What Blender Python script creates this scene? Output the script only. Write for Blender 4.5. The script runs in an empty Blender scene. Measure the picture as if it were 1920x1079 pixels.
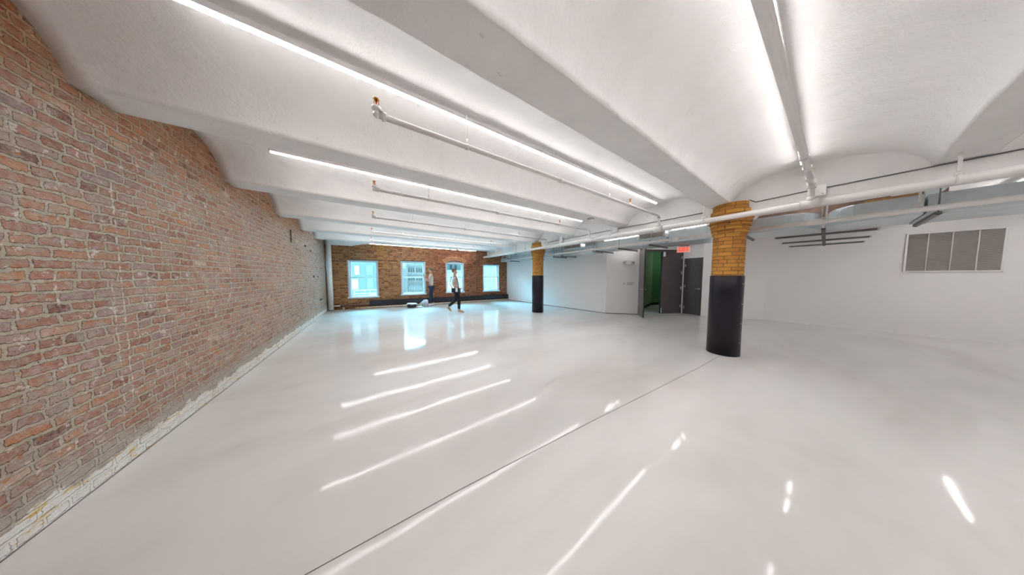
import bpy, bmesh, math, random
from mathutils import Vector, Matrix, noise
random.seed(7)
S = bpy.context.scene
COL = S.collection
R = math.radians

# ------------------------------------------------------------------ camera
cam_d = bpy.data.cameras.new('camera'); cam = bpy.data.objects.new('camera', cam_d); COL.objects.link(cam)
cam_d.sensor_fit = 'HORIZONTAL'; cam_d.sensor_width = 36.0
cam_d.lens = 389.5 / 1920 * 36.0
cam_d.clip_start = 0.02; cam_d.clip_end = 500
cam.location = (0, 0, 1.45)
cam.rotation_euler = (R(90 - 3.306), 0, R(-33.622))
S.camera = cam
# ------------------------------------------------------------------ view
S.view_settings.view_transform = 'Standard'
S.view_settings.look = 'None'
S.view_settings.gamma = 1.0
S.view_settings.use_curve_mapping = False
S.view_settings.exposure = 1.07
# ------------------------------------------------------------------ daylight
SKY = 13.0
LAMP = 18.0
w = bpy.data.worlds.new('daylight'); S.world = w; w.use_nodes = True
wn = w.node_tree; wn.nodes.clear()
wo = wn.nodes.new('ShaderNodeOutputWorld'); wb = wn.nodes.new('ShaderNodeBackground')
wb.inputs['Color'].default_value = (0.36, 0.78, 1.0, 1); wb.inputs['Strength'].default_value = SKY
wn.links.new(wb.outputs[0], wo.inputs[0])

sd = bpy.data.lights.new('hazy_daylight', 'SUN'); sun = bpy.data.objects.new('hazy_daylight', sd); COL.objects.link(sun)
sd.energy = 85.0; sd.color = (0.20, 0.70, 1.0); sd.angle = R(80)
_d = Vector((0.62, -1.0, -0.74)); sun.rotation_euler = _d.to_track_quat('-Z', 'Y').to_euler(); sun.location = (-6, 26, 14)

# ------------------------------------------------------------------ materials
def newmat(name):
    m = bpy.data.materials.new(name); m.use_nodes = True
    nt = m.node_tree
    b = nt.nodes['Principled BSDF']
    return m, nt, b

class NX:
    """small node helper"""
    def __init__(s, nt): s.nt = nt
    def n(s, t, **kw):
        nd = s.nt.nodes.new(t)
        for k, v in kw.items():
            setattr(nd, k, v)
        return nd
    def link(s, a, b): s.nt.links.new(a, b)
    def put(s, sock, v):
        if hasattr(v, 'is_output'): s.link(v, sock)
        else: sock.default_value = v
    def math(s, op, a, b=0.0, c=0.0, clamp=False):
        nd = s.n('ShaderNodeMath', operation=op, use_clamp=clamp)
        s.put(nd.inputs[0], a); s.put(nd.inputs[1], b)
        if len(nd.inputs) > 2: s.put(nd.inputs[2], c)
        return nd.outputs[0]
    def noise(s, vec, scale, detail=3.0, rough=0.55, col=False, dist=0.0):
        nd = s.n('ShaderNodeTexNoise')
        if vec is not None: s.link(vec, nd.inputs['Vector'])
        nd.inputs['Scale'].default_value = scale; nd.inputs['Detail'].default_value = detail
        nd.inputs['Roughness'].default_value = rough; nd.inputs['Distortion'].default_value = dist
        return nd.outputs['Color'] if col else nd.outputs['Fac']
    def ramp(s, fac, stops, interp='LINEAR'):
        nd = s.n('ShaderNodeValToRGB'); cr = nd.color_ramp; cr.interpolation = interp
        while len(cr.elements) < len(stops): cr.elements.new(0.5)
        for e, (p, c) in zip(cr.elements, stops):
            e.position = p; e.color = (c[0], c[1], c[2], 1)
        s.link(fac, nd.inputs[0]); return nd.outputs['Color']
    def rng(s, v, a, b, c=0.0, d=1.0):
        nd = s.n('ShaderNodeMapRange'); nd.interpolation_type = 'SMOOTHSTEP'
        s.put(nd.inputs['Value'], v)
        nd.inputs['From Min'].default_value = a; nd.inputs['From Max'].default_value = b
        nd.inputs['To Min'].default_value = c; nd.inputs['To Max'].default_value = d
        return nd.outputs['Result']
    def mix(s, f, a, b, mode='MIX'):
        nd = s.n('ShaderNodeMix', data_type='RGBA', blend_type=mode)
        s.put(nd.inputs[0], f)
        for i, v in ((6, a), (7, b)):
            if hasattr(v, 'is_output'): s.link(v, nd.inputs[i])
            else: nd.inputs[i].default_value = (v[0], v[1], v[2], 1)
        return nd.outputs[2]
    def vmath(s, op, a, b):
        nd = s.n('ShaderNodeVectorMath', operation=op)
        s.put(nd.inputs[0], a); s.put(nd.inputs[1], b); return nd.outputs[0]
    def bump(s, h, strength, dist):
        nd = s.n('ShaderNodeBump'); nd.inputs['Strength'].default_value = strength
        nd.inputs['Distance'].default_value = dist; s.link(h, nd.inputs['Height']); return nd.outputs['Normal']

def plain(name, col, rough=0.5, metal=0.0, var=0.06, scale=6.0, bump=0.0, bscale=60.0, coat=0.0):
    m, nt, b = newmat(name); x = NX(nt)
    tc = x.n('ShaderNodeTexCoord').outputs['Object']
    f = x.noise(tc, scale, 3)
    lo = tuple(max(0, c * (1 - var)) for c in col); hi = tuple(min(1, c * (1 + var)) for c in col)
    x.link(x.ramp(f, [(0.3, lo), (0.7, hi)]), b.inputs['Base Color'])
    b.inputs['Roughness'].default_value = rough; b.inputs['Metallic'].default_value = metal
    b.inputs['Coat Weight'].default_value = coat
    if bump: x.link(x.bump(x.noise(tc, bscale, 4), bump, 0.01), b.inputs['Normal'])
    return m

def emit(name, col, strength):
    m, nt, b = newmat(name)
    b.inputs['Base Color'].default_value = (*col, 1)
    b.inputs['Emission Color'].default_value = (*col, 1)
    b.inputs['Emission Strength'].default_value = strength
    return m

def brick_mat(name, stops, mortar, white=0.25, bw=0.212, rh=0.0675, jitter=0.010, extra=None, bumpd=0.012, msize=0.0085, tonal=0.35, rough_edges=False, sqf=5):
    m, nt, b = newmat(name); x = NX(nt)
    uv = x.n('ShaderNodeTexCoord').outputs['UV']
    jn = x.vmath('SUBTRACT', x.noise(uv, 7.0, 2, col=True), (0.5, 0.5, 0.5))
    jn2 = x.vmath('SUBTRACT', x.noise(uv, 38.0, 2, col=True), (0.5, 0.5, 0.5))
    v1 = x.vmath('ADD', uv, x.vmath('MULTIPLY', jn, (jitter * 3.0, jitter * 2.2, 0)))
    v1 = x.vmath('ADD', v1, x.vmath('MULTIPLY', jn2, (jitter * 1.8, jitter * 1.5, 0)))
    bt = x.n('ShaderNodeTexBrick'); x.link(v1, bt.inputs['Vector'])
    bt.offset = 0.5; bt.squash = 0.62; bt.squash_frequency = sqf
    bt.inputs['Color1'].default_value = (0, 0, 0, 1); bt.inputs['Color2'].default_value = (1, 1, 1, 1)
    bt.inputs['Mortar'].default_value = (0.5, 0.5, 0.5, 1)
    bt.inputs['Scale'].default_value = 1.0; bt.inputs['Mortar Size'].default_value = msize
    bt.inputs['Mortar Smooth'].default_value = 0.35; bt.inputs['Bias'].default_value = 0
    bt.inputs['Brick Width'].default_value = bw; bt.inputs['Row Height'].default_value = rh
    rnd = bt.outputs['Color']; fac = bt.outputs['Fac']
    bc = x.ramp(rnd, stops)
    # patchiness inside each brick and across the wall
    n1 = x.noise(uv, 26.0, 5, 0.65); n2 = x.noise(uv, 1.3, 3); n3 = x.noise(uv, 70.0, 4, 0.7)
    bc = x.mix(x.rng(n1, 0.35, 0.7, 0.0, tonal), bc, (mortar[0] * 1.1, mortar[1] * 1.02, mortar[2] * 1.02))
    bc = x.mix(x.rng(n3, 0.58, 0.72, 0.0, 0.5), bc, (stops[0][1][0] * 0.6, stops[0][1][1] * 0.55, stops[0][1][2] * 0.55))
    mo = x.mix(x.noise(uv, 30.0, 4), tuple(c * 0.72 for c in mortar), tuple(min(1, c * 1.25) for c in mortar))
    colr = x.mix(fac, bc, mo)
    crev = x.math('MULTIPLY', x.rng(fac, 0.02, 0.30), x.rng(fac, 0.35, 0.85, 1.0, 0.0))
    crev = x.math('MULTIPLY', crev, x.rng(x.noise(uv, 17.0, 4, 0.7), 0.46, 0.55))
    colr = x.mix(x.math('MULTIPLY', crev, 0.95), colr, (stops[0][1][0] * 0.4, stops[0][1][1] * 0.45, stops[0][1][2] * 0.45))
    if rough_edges:
        # mortar dragged over whole bricks, pits, rust and bluish faces
        dr = x.rng(x.noise(uv, 6.0, 6, 0.72, dist=0.6), 0.49, 0.62)
        colr = x.mix(x.math('MULTIPLY', dr, 0.75), colr, x.mix(x.noise(uv, 40.0, 3), (0.30, 0.245, 0.19), (0.50, 0.43, 0.35)))
        sp = x.rng(x.noise(x.vmath('MULTIPLY', uv, (1.0, 2.2, 1.0)), 15.0, 3, 0.6), 0.62, 0.655)
        colr = x.mix(x.math('MULTIPLY', sp, 0.7), colr, (0.50, 0.16, 0.03))
        sp2 = x.rng(x.noise(x.vmath('MULTIPLY', uv, (1.0, 2.4, 1.0)), 9.0, 3, 0.6, dist=0.3), 0.31, 0.35, 1.0, 0.0)
        colr = x.mix(x.math('MULTIPLY', sp2, 0.5), colr, (0.40, 0.35, 0.42))
        sp3 = x.rng(x.noise(x.vmath('ADD', uv, (7.3, 2.1, 0.0)), 12.0, 5, 0.75), 0.595, 0.625)
        colr = x.mix(x.math('MULTIPLY', sp3, 0.75), colr, (0.68, 0.62, 0.55))
        pit = x.rng(x.noise(uv, 55.0, 3, 0.7), 0.64, 0.68)
        colr = x.mix(pit, colr, (0.07, 0.04, 0.03))
    # old paint and lime smears
    wm = x.math('MULTIPLY', x.rng(n2, 0.42, 0.68), x.rng(x.noise(uv, 14.0, 6, 0.7), 0.47, 0.66))
    colr = x.mix(x.math('MULTIPLY', wm, white), colr, (0.62, 0.57, 0.54))
    if extra: colr = extra(x, uv, colr)
    x.link(colr, b.inputs['Base Color']); b.inputs['Roughness'].default_value = 0.85
    b.inputs['Specular IOR Level'].default_value = 0.25
    if rough_edges:
        pass
    h = x.math('SUBTRACT', x.math('MULTIPLY', n1, 0.55), x.math('MULTIPLY', fac, 0.9))
    h = x.math('ADD', h, x.math('MULTIPLY', n3, 0.25))
    x.link(x.bump(h, 1.0, bumpd * 1.4), b.inputs['Normal'])
    return m

def left_extra(x, uv, colr):
    sep = x.n('ShaderNodeSeparateXYZ'); x.link(uv, sep.inputs[0]); u, v = sep.outputs[0], sep.outputs[1]
    # fallen plaster band along the bottom, smeared mortar above it
    nn = x.noise(uv, 5.0, 5, 0.65)
    edge = x.math('ADD', v, x.math('MULTIPLY', x.math('SUBTRACT', nn, 0.5), -0.28))
    smear = x.rng(edge, 0.20, 0.30, 0.9, 0.0)
    colr = x.mix(smear, colr, x.mix(x.noise(uv, 22.0, 4), (0.36, 0.31, 0.26), (0.52, 0.46, 0.40)))
    pl = x.rng(edge, 0.125, 0.15, 1.0, 0.0)
    pcol = x.ramp(x.noise(x.vmath('MULTIPLY', uv, (1.0, 6.0, 1.0)), 6.0, 5, 0.7), [(0.3, (0.60, 0.56, 0.50)), (0.45, (0.80, 0.78, 0.75)), (0.57, (0.76, 0.73, 0.67)), (0.60, (0.66, 0.45, 0.12)), (0.70, (0.68, 0.50, 0.22))])
    colr = x.mix(pl, colr, pcol)
    # bricks turn darker and more orange close under the vaults
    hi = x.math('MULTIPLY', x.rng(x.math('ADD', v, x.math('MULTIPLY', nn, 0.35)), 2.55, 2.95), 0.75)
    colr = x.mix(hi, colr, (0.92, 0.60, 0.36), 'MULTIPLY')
    # trickles of white paint
    for u0, a, c, wd in ((3.00, 0.45, 2.2, 0.009), (2.93, 0.35, 1.5, 0.007), (4.47, 1.05, 1.8, 0.010), (6.35, 0.7, 1.5, 0.012), (8.3, 0.5, 1.3, 0.02), (2.6, 1.2, 1.5, 0.01)):
        wob = x.math('MULTIPLY', x.math('SUBTRACT', x.noise(x.vmath('MULTIPLY', uv, (0.0, 1.0, 0.0)), 9.1, 4), 0.5), 0.055)
        d = x.math('ABSOLUTE', x.math('SUBTRACT', x.math('ADD', u, wob), u0))
        line = x.rng(d, wd * 0.4, wd, 1.0, 0.0)
        dash = x.rng(x.noise(uv, 23.0, 3), 0.45, 0.55)
        band = x.math('MULTIPLY', x.rng(v, a, a + 0.1), x.rng(v, c - 0.1, c, 1.0, 0.0))
        colr = x.mix(x.math('MULTIPLY', x.math('MULTIPLY', line, dash), x.math('MULTIPLY', band, 0.6)), colr, (0.78, 0.74, 0.70))
    # paler tone towards the far end of the wall
    du = x.rng(x.math('ABSOLUTE', x.math('SUBTRACT', u, 9.4)), 0.3, 2.0, 1.0, 0.0)
    bl = x.math('MULTIPLY', x.math('MULTIPLY', du, x.rng(v, 0.9, 1.5)), x.rng(x.noise(uv, 9.0, 6, 0.7), 0.42, 0.68))
    return x.mix(x.math('MULTIPLY', bl, 0.75), colr, (0.66, 0.58, 0.58))

M = {}
M['brick_left'] = brick_mat('weathered_red_brick',
    [(0.0, (0.17, 0.07, 0.055)), (0.12, (0.30, 0.115, 0.08)), (0.34, (0.38, 0.17, 0.12)), (0.5, (0.36, 0.19, 0.155)),
     (0.64, (0.44, 0.21, 0.13)), (0.74, (0.29, 0.20, 0.21)), (0.84, (0.42, 0.27, 0.21)), (0.93, (0.48, 0.20, 0.09)), (0.98, (0.46, 0.24, 0.15)), (1.0, (0.58, 0.47, 0.38))],
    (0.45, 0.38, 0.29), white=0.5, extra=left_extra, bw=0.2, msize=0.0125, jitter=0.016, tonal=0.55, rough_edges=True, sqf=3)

def far_extra(x, uv, colr):
    sep = x.n('ShaderNodeSeparateXYZ'); x.link(uv, sep.inputs[0]); u = sep.outputs[0]
    redder = x.rng(x.math('ADD', u, x.math('MULTIPLY', x.noise(uv, 1.2, 2), 1.2)), 3.6, 5.2)
    colr = x.mix(x.math('MULTIPLY', redder, 0.85), colr, (0.78, 0.60, 0.66), 'MULTIPLY')
    yl = x.math('MULTIPLY', x.rng(x.noise(uv, 1.7, 3), 0.55, 0.68), x.rng(u, 3.4, 2.2))
    return x.mix(x.math('MULTIPLY', yl, 0.45), colr, (0.50, 0.27, 0.04))
M['brick_far'] = brick_mat('orange_brown_brick',
    [(0.0, (0.12, 0.038, 0.02)), (0.2, (0.22, 0.07, 0.03)), (0.42, (0.34, 0.125, 0.05)), (0.6, (0.46, 0.20, 0.08)),
     (0.78, (0.40, 0.14, 0.06)), (0.9, (0.52, 0.27, 0.12)), (1.0, (0.13, 0.05, 0.03))],
    (0.42, 0.26, 0.13), white=0.25, extra=far_extra, bw=0.2, jitter=0.008, sqf=2)
M['brick_column'] = brick_mat('yellow_brick',
    [(0.0, (0.42, 0.17, 0.03)), (0.3, (0.55, 0.25, 0.045)), (0.6, (0.62, 0.30, 0.055)), (0.85, (0.52, 0.21, 0.04)), (1.0, (0.36, 0.15, 0.04))],
    (0.20, 0.135, 0.075), white=0.0, bw=0.195, rh=0.0665, jitter=0.004, bumpd=0.008, msize=0.006, tonal=0.12)
M['arch_brick'] = plain('arch_brick', (0.50, 0.24, 0.12), 0.9, var=0.35, scale=14, bump=0.5)
M['black_wrap'] = plain('black_wrap', (0.012, 0.008, 0.016), 0.28, coat=0.0, var=0.2)
M['black_wrap'].node_tree.nodes['Principled BSDF'].inputs['Specular IOR Level'].default_value = 0.3
M['flat_black'] = plain('flat_black_mat', (0.02, 0.012, 0.010), 0.95)  # flat black: wall slot's painted shade, also gouges and corridor baseboard

def plaster_mat():
    m, nt, b = newmat('painted_plaster'); x = NX(nt)
    oc = x.n('ShaderNodeTexCoord').outputs['Object']
    c = x.ramp(x.noise(oc, 2.2, 6, 0.6), [(0.3, (0.75, 0.725, 0.71)), (0.7, (0.82, 0.80, 0.788))])
    chip = x.math('MULTIPLY', x.rng(x.noise(oc, 9.0, 5, 0.7, dist=1.2), 0.66, 0.70), x.rng(x.noise(oc, 1.4, 2), 0.5, 0.6))
    c = x.mix(x.math('MULTIPLY', chip, 0.35), c, (0.42, 0.38, 0.34))
    x.link(c, b.inputs['Base Color']); b.inputs['Roughness'].default_value = 0.75
    h = x.math('ADD', x.math('MULTIPLY', x.noise(oc, 45.0, 6, 0.68), 0.30), x.math('MULTIPLY', x.noise(oc, 9.0, 4, 0.55), 0.6))
    h = x.math('SUBTRACT', h, x.math('MULTIPLY', chip, 0.2))
    x.link(x.bump(h, 0.6, 0.020), b.inputs['Normal'])
    return m
M['plaster'] = plaster_mat()

def floor_mat():
    m, nt, b = newmat('polished_concrete'); x = NX(nt)
    oc = x.n('ShaderNodeTexCoord').outputs['Object']
    st = x.vmath('MULTIPLY', oc, (0.45, 1.0, 1.0))
    a = x.noise(st, 0.9, 5, 0.6, dist=0.4)
    c = x.ramp(a, [(0.32, (0.60, 0.56, 0.535)), (0.5, (0.67, 0.64, 0.62)), (0.68, (0.71, 0.685, 0.665))])
    sp = x.rng(x.noise(oc, 160.0, 2), 0.66, 0.74)
    c = x.mix(x.math('MULTIPLY', sp, x.math('MULTIPLY', x.rng(x.noise(oc, 1.5, 3), 0.5, 0.65), 0.25)), c, (0.3, 0.25, 0.2))
    x.link(c, b.inputs['Base Color'])
    x.link(x.rng(x.noise(oc, 1.6, 4), 0.3, 0.7, 0.05, 0.085), b.inputs['Roughness'])
    b.inputs['IOR'].default_value = 1.42; b.inputs['Specular IOR Level'].default_value = 0.24
    x.link(x.bump(x.noise(oc, 1.3, 2), 0.30, 0.006), b.inputs['Normal'])
    return m
M['floor'] = floor_mat()
M['joint'] = plain('joint_filler', (0.12, 0.105, 0.095), 0.8)
M['wall'] = plain('white_wall_paint', (0.84, 0.81, 0.80), 0.6, var=0.015, scale=1.5, bump=0.04, bscale=250)
M['green'] = plain('green_wall_paint', (0.085, 0.22, 0.095), 0.6, var=0.06)
M['pale_green'] = plain('pale_green_wall_paint', (0.26, 0.36, 0.22), 0.6, var=0.04)
M['white_pipe'] = plain('white_pipe_paint', (0.78, 0.755, 0.735), 0.38, var=0.03)
M['white_plastic'] = plain('white_plastic', (0.80, 0.78, 0.77), 0.4, var=0.02)
M['switch'] = plain('switch_plate', (0.50, 0.475, 0.465), 0.4)
M['brass'] = plain('brass', (0.55, 0.30, 0.08), 0.35, 0.9)
M['red_bulb'] = plain('red_glass', (0.7, 0.03, 0.02), 0.15)
M['door'] = plain('charcoal_door_paint', (0.082, 0.066, 0.070), 0.42, var=0.04)
M['door_lit'] = plain('lit_door_paint', (0.17, 0.155, 0.16), 0.4)  # charcoal door paint lightened, the light on the open leaf put into colour
M['steel'] = plain('satin_steel', (0.62, 0.60, 0.58), 0.28, 0.9)
M['strut'] = plain('galvanised_strut', (0.17, 0.165, 0.16), 0.45, 0.5, var=0.15)
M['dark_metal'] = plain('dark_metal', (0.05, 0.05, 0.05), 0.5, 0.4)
def duct_mat():
    m, nt, b = newmat('galvanised_duct'); x = NX(nt)
    oc = x.n('ShaderNodeTexCoord').outputs['Object']
    x.link(x.ramp(x.noise(oc, 3.5, 6, 0.7), [(0.3, (0.58, 0.64, 0.66)), (0.7, (0.74, 0.79, 0.81))]), b.inputs['Base Color'])
    b.inputs['Metallic'].default_value = 0.6; b.inputs['Roughness'].default_value = 0.34
    return m
M['duct'] = duct_mat()
M['frame'] = plain('window_frame_paint', (0.50, 0.53, 0.56), 0.5, var=0.04)
M['sash'] = plain('window_sash_paint', (0.66, 0.72, 0.75), 0.4, var=0.03)
M['heater'] = plain('dark_heater_cover', (0.018, 0.014, 0.022), 0.35, var=0.2)
M['tan_pipe'] = plain('cream_pipe', (0.72, 0.58, 0.42), 0.45, var=0.12)
M['yellow_pipe'] = plain('yellow_pipe_tape', (0.62, 0.42, 0.03), 0.5)
M['rust'] = plain('old_brown_pipe', (0.24, 0.14, 0.10), 0.7, var=0.4, scale=12)
M['grille'] = plain('grille_metal', (0.62, 0.58, 0.54), 0.45, 0.2)
M['grille_dark'] = plain('grille_backing', (0.22, 0.19, 0.165), 0.8)
M['wood'] = plain('bare_wood', (0.50, 0.28, 0.10), 0.7, var=0.2)
M['old_wood'] = plain('old_dark_wood', (0.16, 0.10, 0.075), 0.8, var=0.3)
M['lamp'] = emit('lamp_diffuser', (1.0, 0.985, 0.985), LAMP)
M['exit_face'] = None
def glass_mat():
    m, nt, b = newmat('window_glass')
    nt.nodes.remove(b); x = NX(nt)
    out = nt.nodes['Material Output']
    t = x.n('ShaderNodeBsdfTransparent'); t.inputs[0].default_value = (0.93, 0.98, 0.98, 1)
    g = x.n('ShaderNodeBsdfGlossy'); g.inputs['Roughness'].default_value = 0.02
    fr = x.n('ShaderNodeFresnel'); fr.inputs[0].default_value = 1.45
    mx = x.n('ShaderNodeMixShader'); x.link(fr.outputs[0], mx.inputs[0]); x.link(t.outputs[0], mx.inputs[1]); x.link(g.outputs[0], mx.inputs[2])
    x.link(mx.outputs[0], out.inputs[0]); return m
M['glass'] = glass_mat()
M['skin'] = plain('skin', (0.55, 0.30, 0.21), 0.5, var=0.05)
M['hair_grey'] = plain('greying_hair', (0.17, 0.14, 0.11), 0.8, var=0.3, scale=60)
M['hair_brown'] = plain('brown_hair', (0.13, 0.08, 0.05), 0.8, var=0.3, scale=60)
M['beige_shirt'] = plain('beige_shirt', (0.56, 0.47, 0.40), 0.9, var=0.08, scale=20)
M['grey_shirt'] = plain('grey_shirt', (0.47, 0.45, 0.47), 0.9, var=0.08, scale=20)
M['navy'] = plain('navy_cloth', (0.018, 0.020, 0.055), 0.85, var=0.2)
M['black_cloth'] = plain('black_cloth', (0.008, 0.007, 0.012), 0.85, var=0.2)
M['white_cloth'] = plain('white_cloth', (0.72, 0.74, 0.78), 0.85, var=0.08)
M['tan_shoe'] = plain('tan_suede', (0.50, 0.30, 0.14), 0.8, var=0.1)
M['sole'] = plain('shoe_sole', (0.6, 0.55, 0.48), 0.7)
M['bag_black'] = plain('black_bag_cloth', (0.015, 0.015, 0.02), 0.8)

SPLIT = {'elbow_collar', 'end_cap', 'mounting_clip', 'screw', 'sash_lock', 'rail_cap', 'conduit_run_piece', 'wall_rod', 'hanger_rod'}
# ------------------------------------------------------------------ mesh helpers
class MB:
    def __init__(s): s.b = bmesh.new()
    def box(s, a, c, mat=None):
        x0, y0, z0 = a; x1, y1, z1 = c
        vs = [s.b.verts.new(p) for p in ((x0,y0,z0),(x1,y0,z0),(x1,y1,z0),(x0,y1,z0),(x0,y0,z1),(x1,y0,z1),(x1,y1,z1),(x0,y1,z1))]
        if mat: 
            for v in vs: v.co = mat @ v.co
        for f in ((0,3,2,1),(4,5,6,7),(0,1,5,4),(1,2,6,5),(2,3,7,6),(3,0,4,7)): s.b.faces.new([vs[i] for i in f])
        return s
    def tube(s, p0, p1, r, r1=None, seg=16, cap=True):
        p0 = Vector(p0); p1 = Vector(p1); d = (p1 - p0).normalized()
        a = d.orthogonal().normalized(); c = d.cross(a); r1 = r if r1 is None else r1
        A = [s.b.verts.new(p0 + (a * math.cos(t) + c * math.sin(t)) * r) for t in [2*math.pi*i/seg for i in range(seg)]]
        B = [s.b.verts.new(p1 + (a * math.cos(t) + c * math.sin(t)) * r1) for t in [2*math.pi*i/seg for i in range(seg)]]
        for i in range(seg):
            f = s.b.faces.new((A[i], A[(i+1) % seg], B[(i+1) % seg], B[i])); f.smooth = True
        if cap: s.b.faces.new(A[::-1]); s.b.faces.new(B)
        return s
    def path(s, pts, r, seg=12):
        for i in range(len(pts) - 1): s.tube(pts[i], pts[i+1], r, seg=seg)
        for p in pts[1:-1]: s.ball(p, r)
        return s
    def ball(s, p, r, sc=(1,1,1), seg=14):
        m = Matrix.Translation(Vector(p)) @ Matrix.Diagonal((*sc, 1))
        g = bmesh.ops.create_uvsphere(s.b, u_segments=seg, v_segments=max(6, seg//2), radius=r, matrix=m)
        for v in g['verts']:
            for f in v.link_faces: f.smooth = True
        return s
    def lathe(s, prof, c=(0,0,0), seg=40, axis='Z', smooth=True):
        rings = []
        for r, h in prof:
            ring = []
            for i in range(seg):
                t = 2*math.pi*i/seg; x, y = r*math.cos(t), r*math.sin(t)
                p = (x, y, h) if axis == 'Z' else ((h, x, y) if axis == 'X' else (x, h, y))
                ring.append(s.b.verts.new((c[0]+p[0], c[1]+p[1], c[2]+p[2])))
            rings.append(ring)
        for A, B in zip(rings, rings[1:]):
            for i in range(seg):
                f = s.b.faces.new((A[i], A[(i+1)%seg], B[(i+1)%seg], B[i])); f.smooth = smooth
        s.b.faces.new(rings[0][::-1]); s.b.faces.new(rings[-1]); return s
    def prism(s, poly, z0, z1, mat=None):
        A = [s.b.verts.new((p[0], p[1], z0)) for p in poly]; B = [s.b.verts.new((p[0], p[1], z1)) for p in poly]
        n = len(poly)
        for i in range(n): s.b.faces.new((A[i], A[(i+1)%n], B[(i+1)%n], B[i]))
        s.b.faces.new(A[::-1]); s.b.faces.new(B)
        if mat:
            for v in A + B: v.co = mat @ v.co
        return s
    def prismy(s, poly, y0, y1):
        """poly in x,z extruded along y"""
        A = [s.b.verts.new((p[0], y0, p[1])) for p in poly]; B = [s.b.verts.new((p[0], y1, p[1])) for p in poly]
        n = len(poly)
        for i in range(n): s.b.faces.new((A[i], A[(i+1)%n], B[(i+1)%n], B[i]))
        s.b.faces.new(A[::-1]); s.b.faces.new(B); return s
    def build(s, name, mat, parent=None, bevel=0.0, uv=None, wn=True):
        if name in SPLIT and parent is not None:
            s.b.verts.ensure_lookup_table(); seen = set(); parts = []
            for v0 in s.b.verts:
                if v0 in seen: continue
                st = [v0]; seen.add(v0); comp = []
                while st:
                    v = st.pop(); comp.append(v)
                    for e in v.link_edges:
                        o = e.other_vert(v)
                        if o not in seen: seen.add(o); st.append(o)
                parts.append(comp)
            if len(parts) > 1:
                last = None
                for comp in parts:
                    m2 = MB(); mp = {v: m2.b.verts.new(v.co) for v in comp}; fs = set(f for v in comp for f in v.link_faces)
                    for f in sorted(fs, key=lambda f: f.index):
                        nf = m2.b.faces.new([mp[v] for v in f.verts]); nf.smooth = f.smooth
                    last = m2._build(name, mat, parent, bevel, uv, wn)
                s.b.free(); return last
        return s._build(name, mat, parent, bevel, uv, wn)
    def _build(s, name, mat, parent=None, bevel=0.0, uv=None, wn=True):
        if wn: bmesh.ops.recalc_face_normals(s.b, faces=s.b.faces[:])
        if uv:
            l = s.b.loops.layers.uv.new('UVMap')
            for f in s.b.faces:
                for lp in f.loops: lp[l].uv = uv(lp.vert.co, f)
        me = bpy.data.meshes.new(name); s.b.to_mesh(me); s.b.free()
        me.materials.append(M[mat] if isinstance(mat, str) else mat)
        o = bpy.data.objects.new(name, me); COL.objects.link(o)
        if parent: o.parent = parent
        if bevel:
            md = o.modifiers.new('bevel', 'BEVEL'); md.width = bevel; md.segments = 2; md.limit_method = 'ANGLE'
        return o

def tag(o, label=None, cat=None, group=None, kind=None):
    if label: o['label'] = label
    if cat: o['category'] = cat
    if group: o['group'] = group
    if kind: o['kind'] = kind
    return o
def thing(name, label, cat, loc=(0,0,0), rz=0.0, group=None, kind=None):
    o = bpy.data.objects.new(name, None); COL.objects.link(o); o.empty_display_size = 0.1
    o.location = loc; o.rotation_euler = (0, 0, rz)
    return tag(o, label, cat, group, kind)
def struct(o, label, cat): return tag(o, label, cat, None, 'structure')

# ------------------------------------------------------------------ big dimensions
XL = -1.62                 # brick wall face
YB = -6.2                  # wall behind the camera
XG0, XG1 = 5.36, 5.48      # girder over the columns
P0 = Vector((-1.62, 11.4, 0)); P1 = Vector((6.72, 10.5, 0))
WANG = math.atan2(P1.y - P0.y, P1.x - P0.x); WLEN = (P1 - P0).length
SOFF = 2.71; CROWN = 3.07; TOP = 3.45
BEAMS = [-6.1, -4.35, -2.55, -0.765, 1.12, 2.94, 4.60, 6.38, 8.05, 9.70, 11.45]
BW = 0.15

# ------------------------------------------------------------------ floor
m = MB(); m.box((-2.0, -6.6, -0.25), (13.5, 12.0, 0.0))
struct(m.build('floor', 'floor'), 'pale grey polished concrete floor across the whole loft', 'floor')
# saw cut joint
m = MB()
jp = [(-1.55, 1.345), (-0.32, 1.325), (0.43, 1.30), (1.69, 1.22), (4.21, 1.03), (5.16, 0.985)]
for a, b in zip(jp, jp[1:]):
    d = (Vector(b) - Vector(a)).normalized(); n = Vector((-d.y, d.x)) * 0.0022
    m.prism([(a[0]-n.x, a[1]-n.y), (b[0]-n.x, b[1]-n.y), (b[0]+n.x, b[1]+n.y), (a[0]+n.x, a[1]+n.y)], -0.004, 0.0012)
struct(m.build('trim_1', 'joint'), 'thin dark joint line running across the concrete floor to the near column', 'floor joint')
m = MB(); m.box((XL, -6.1, 0.0), (XL + 0.005, 11.2, 0.003))
struct(m.build('trim_2', 'joint'), 'narrow dark gap between the floor and the long brick wall', 'floor gap')

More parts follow.
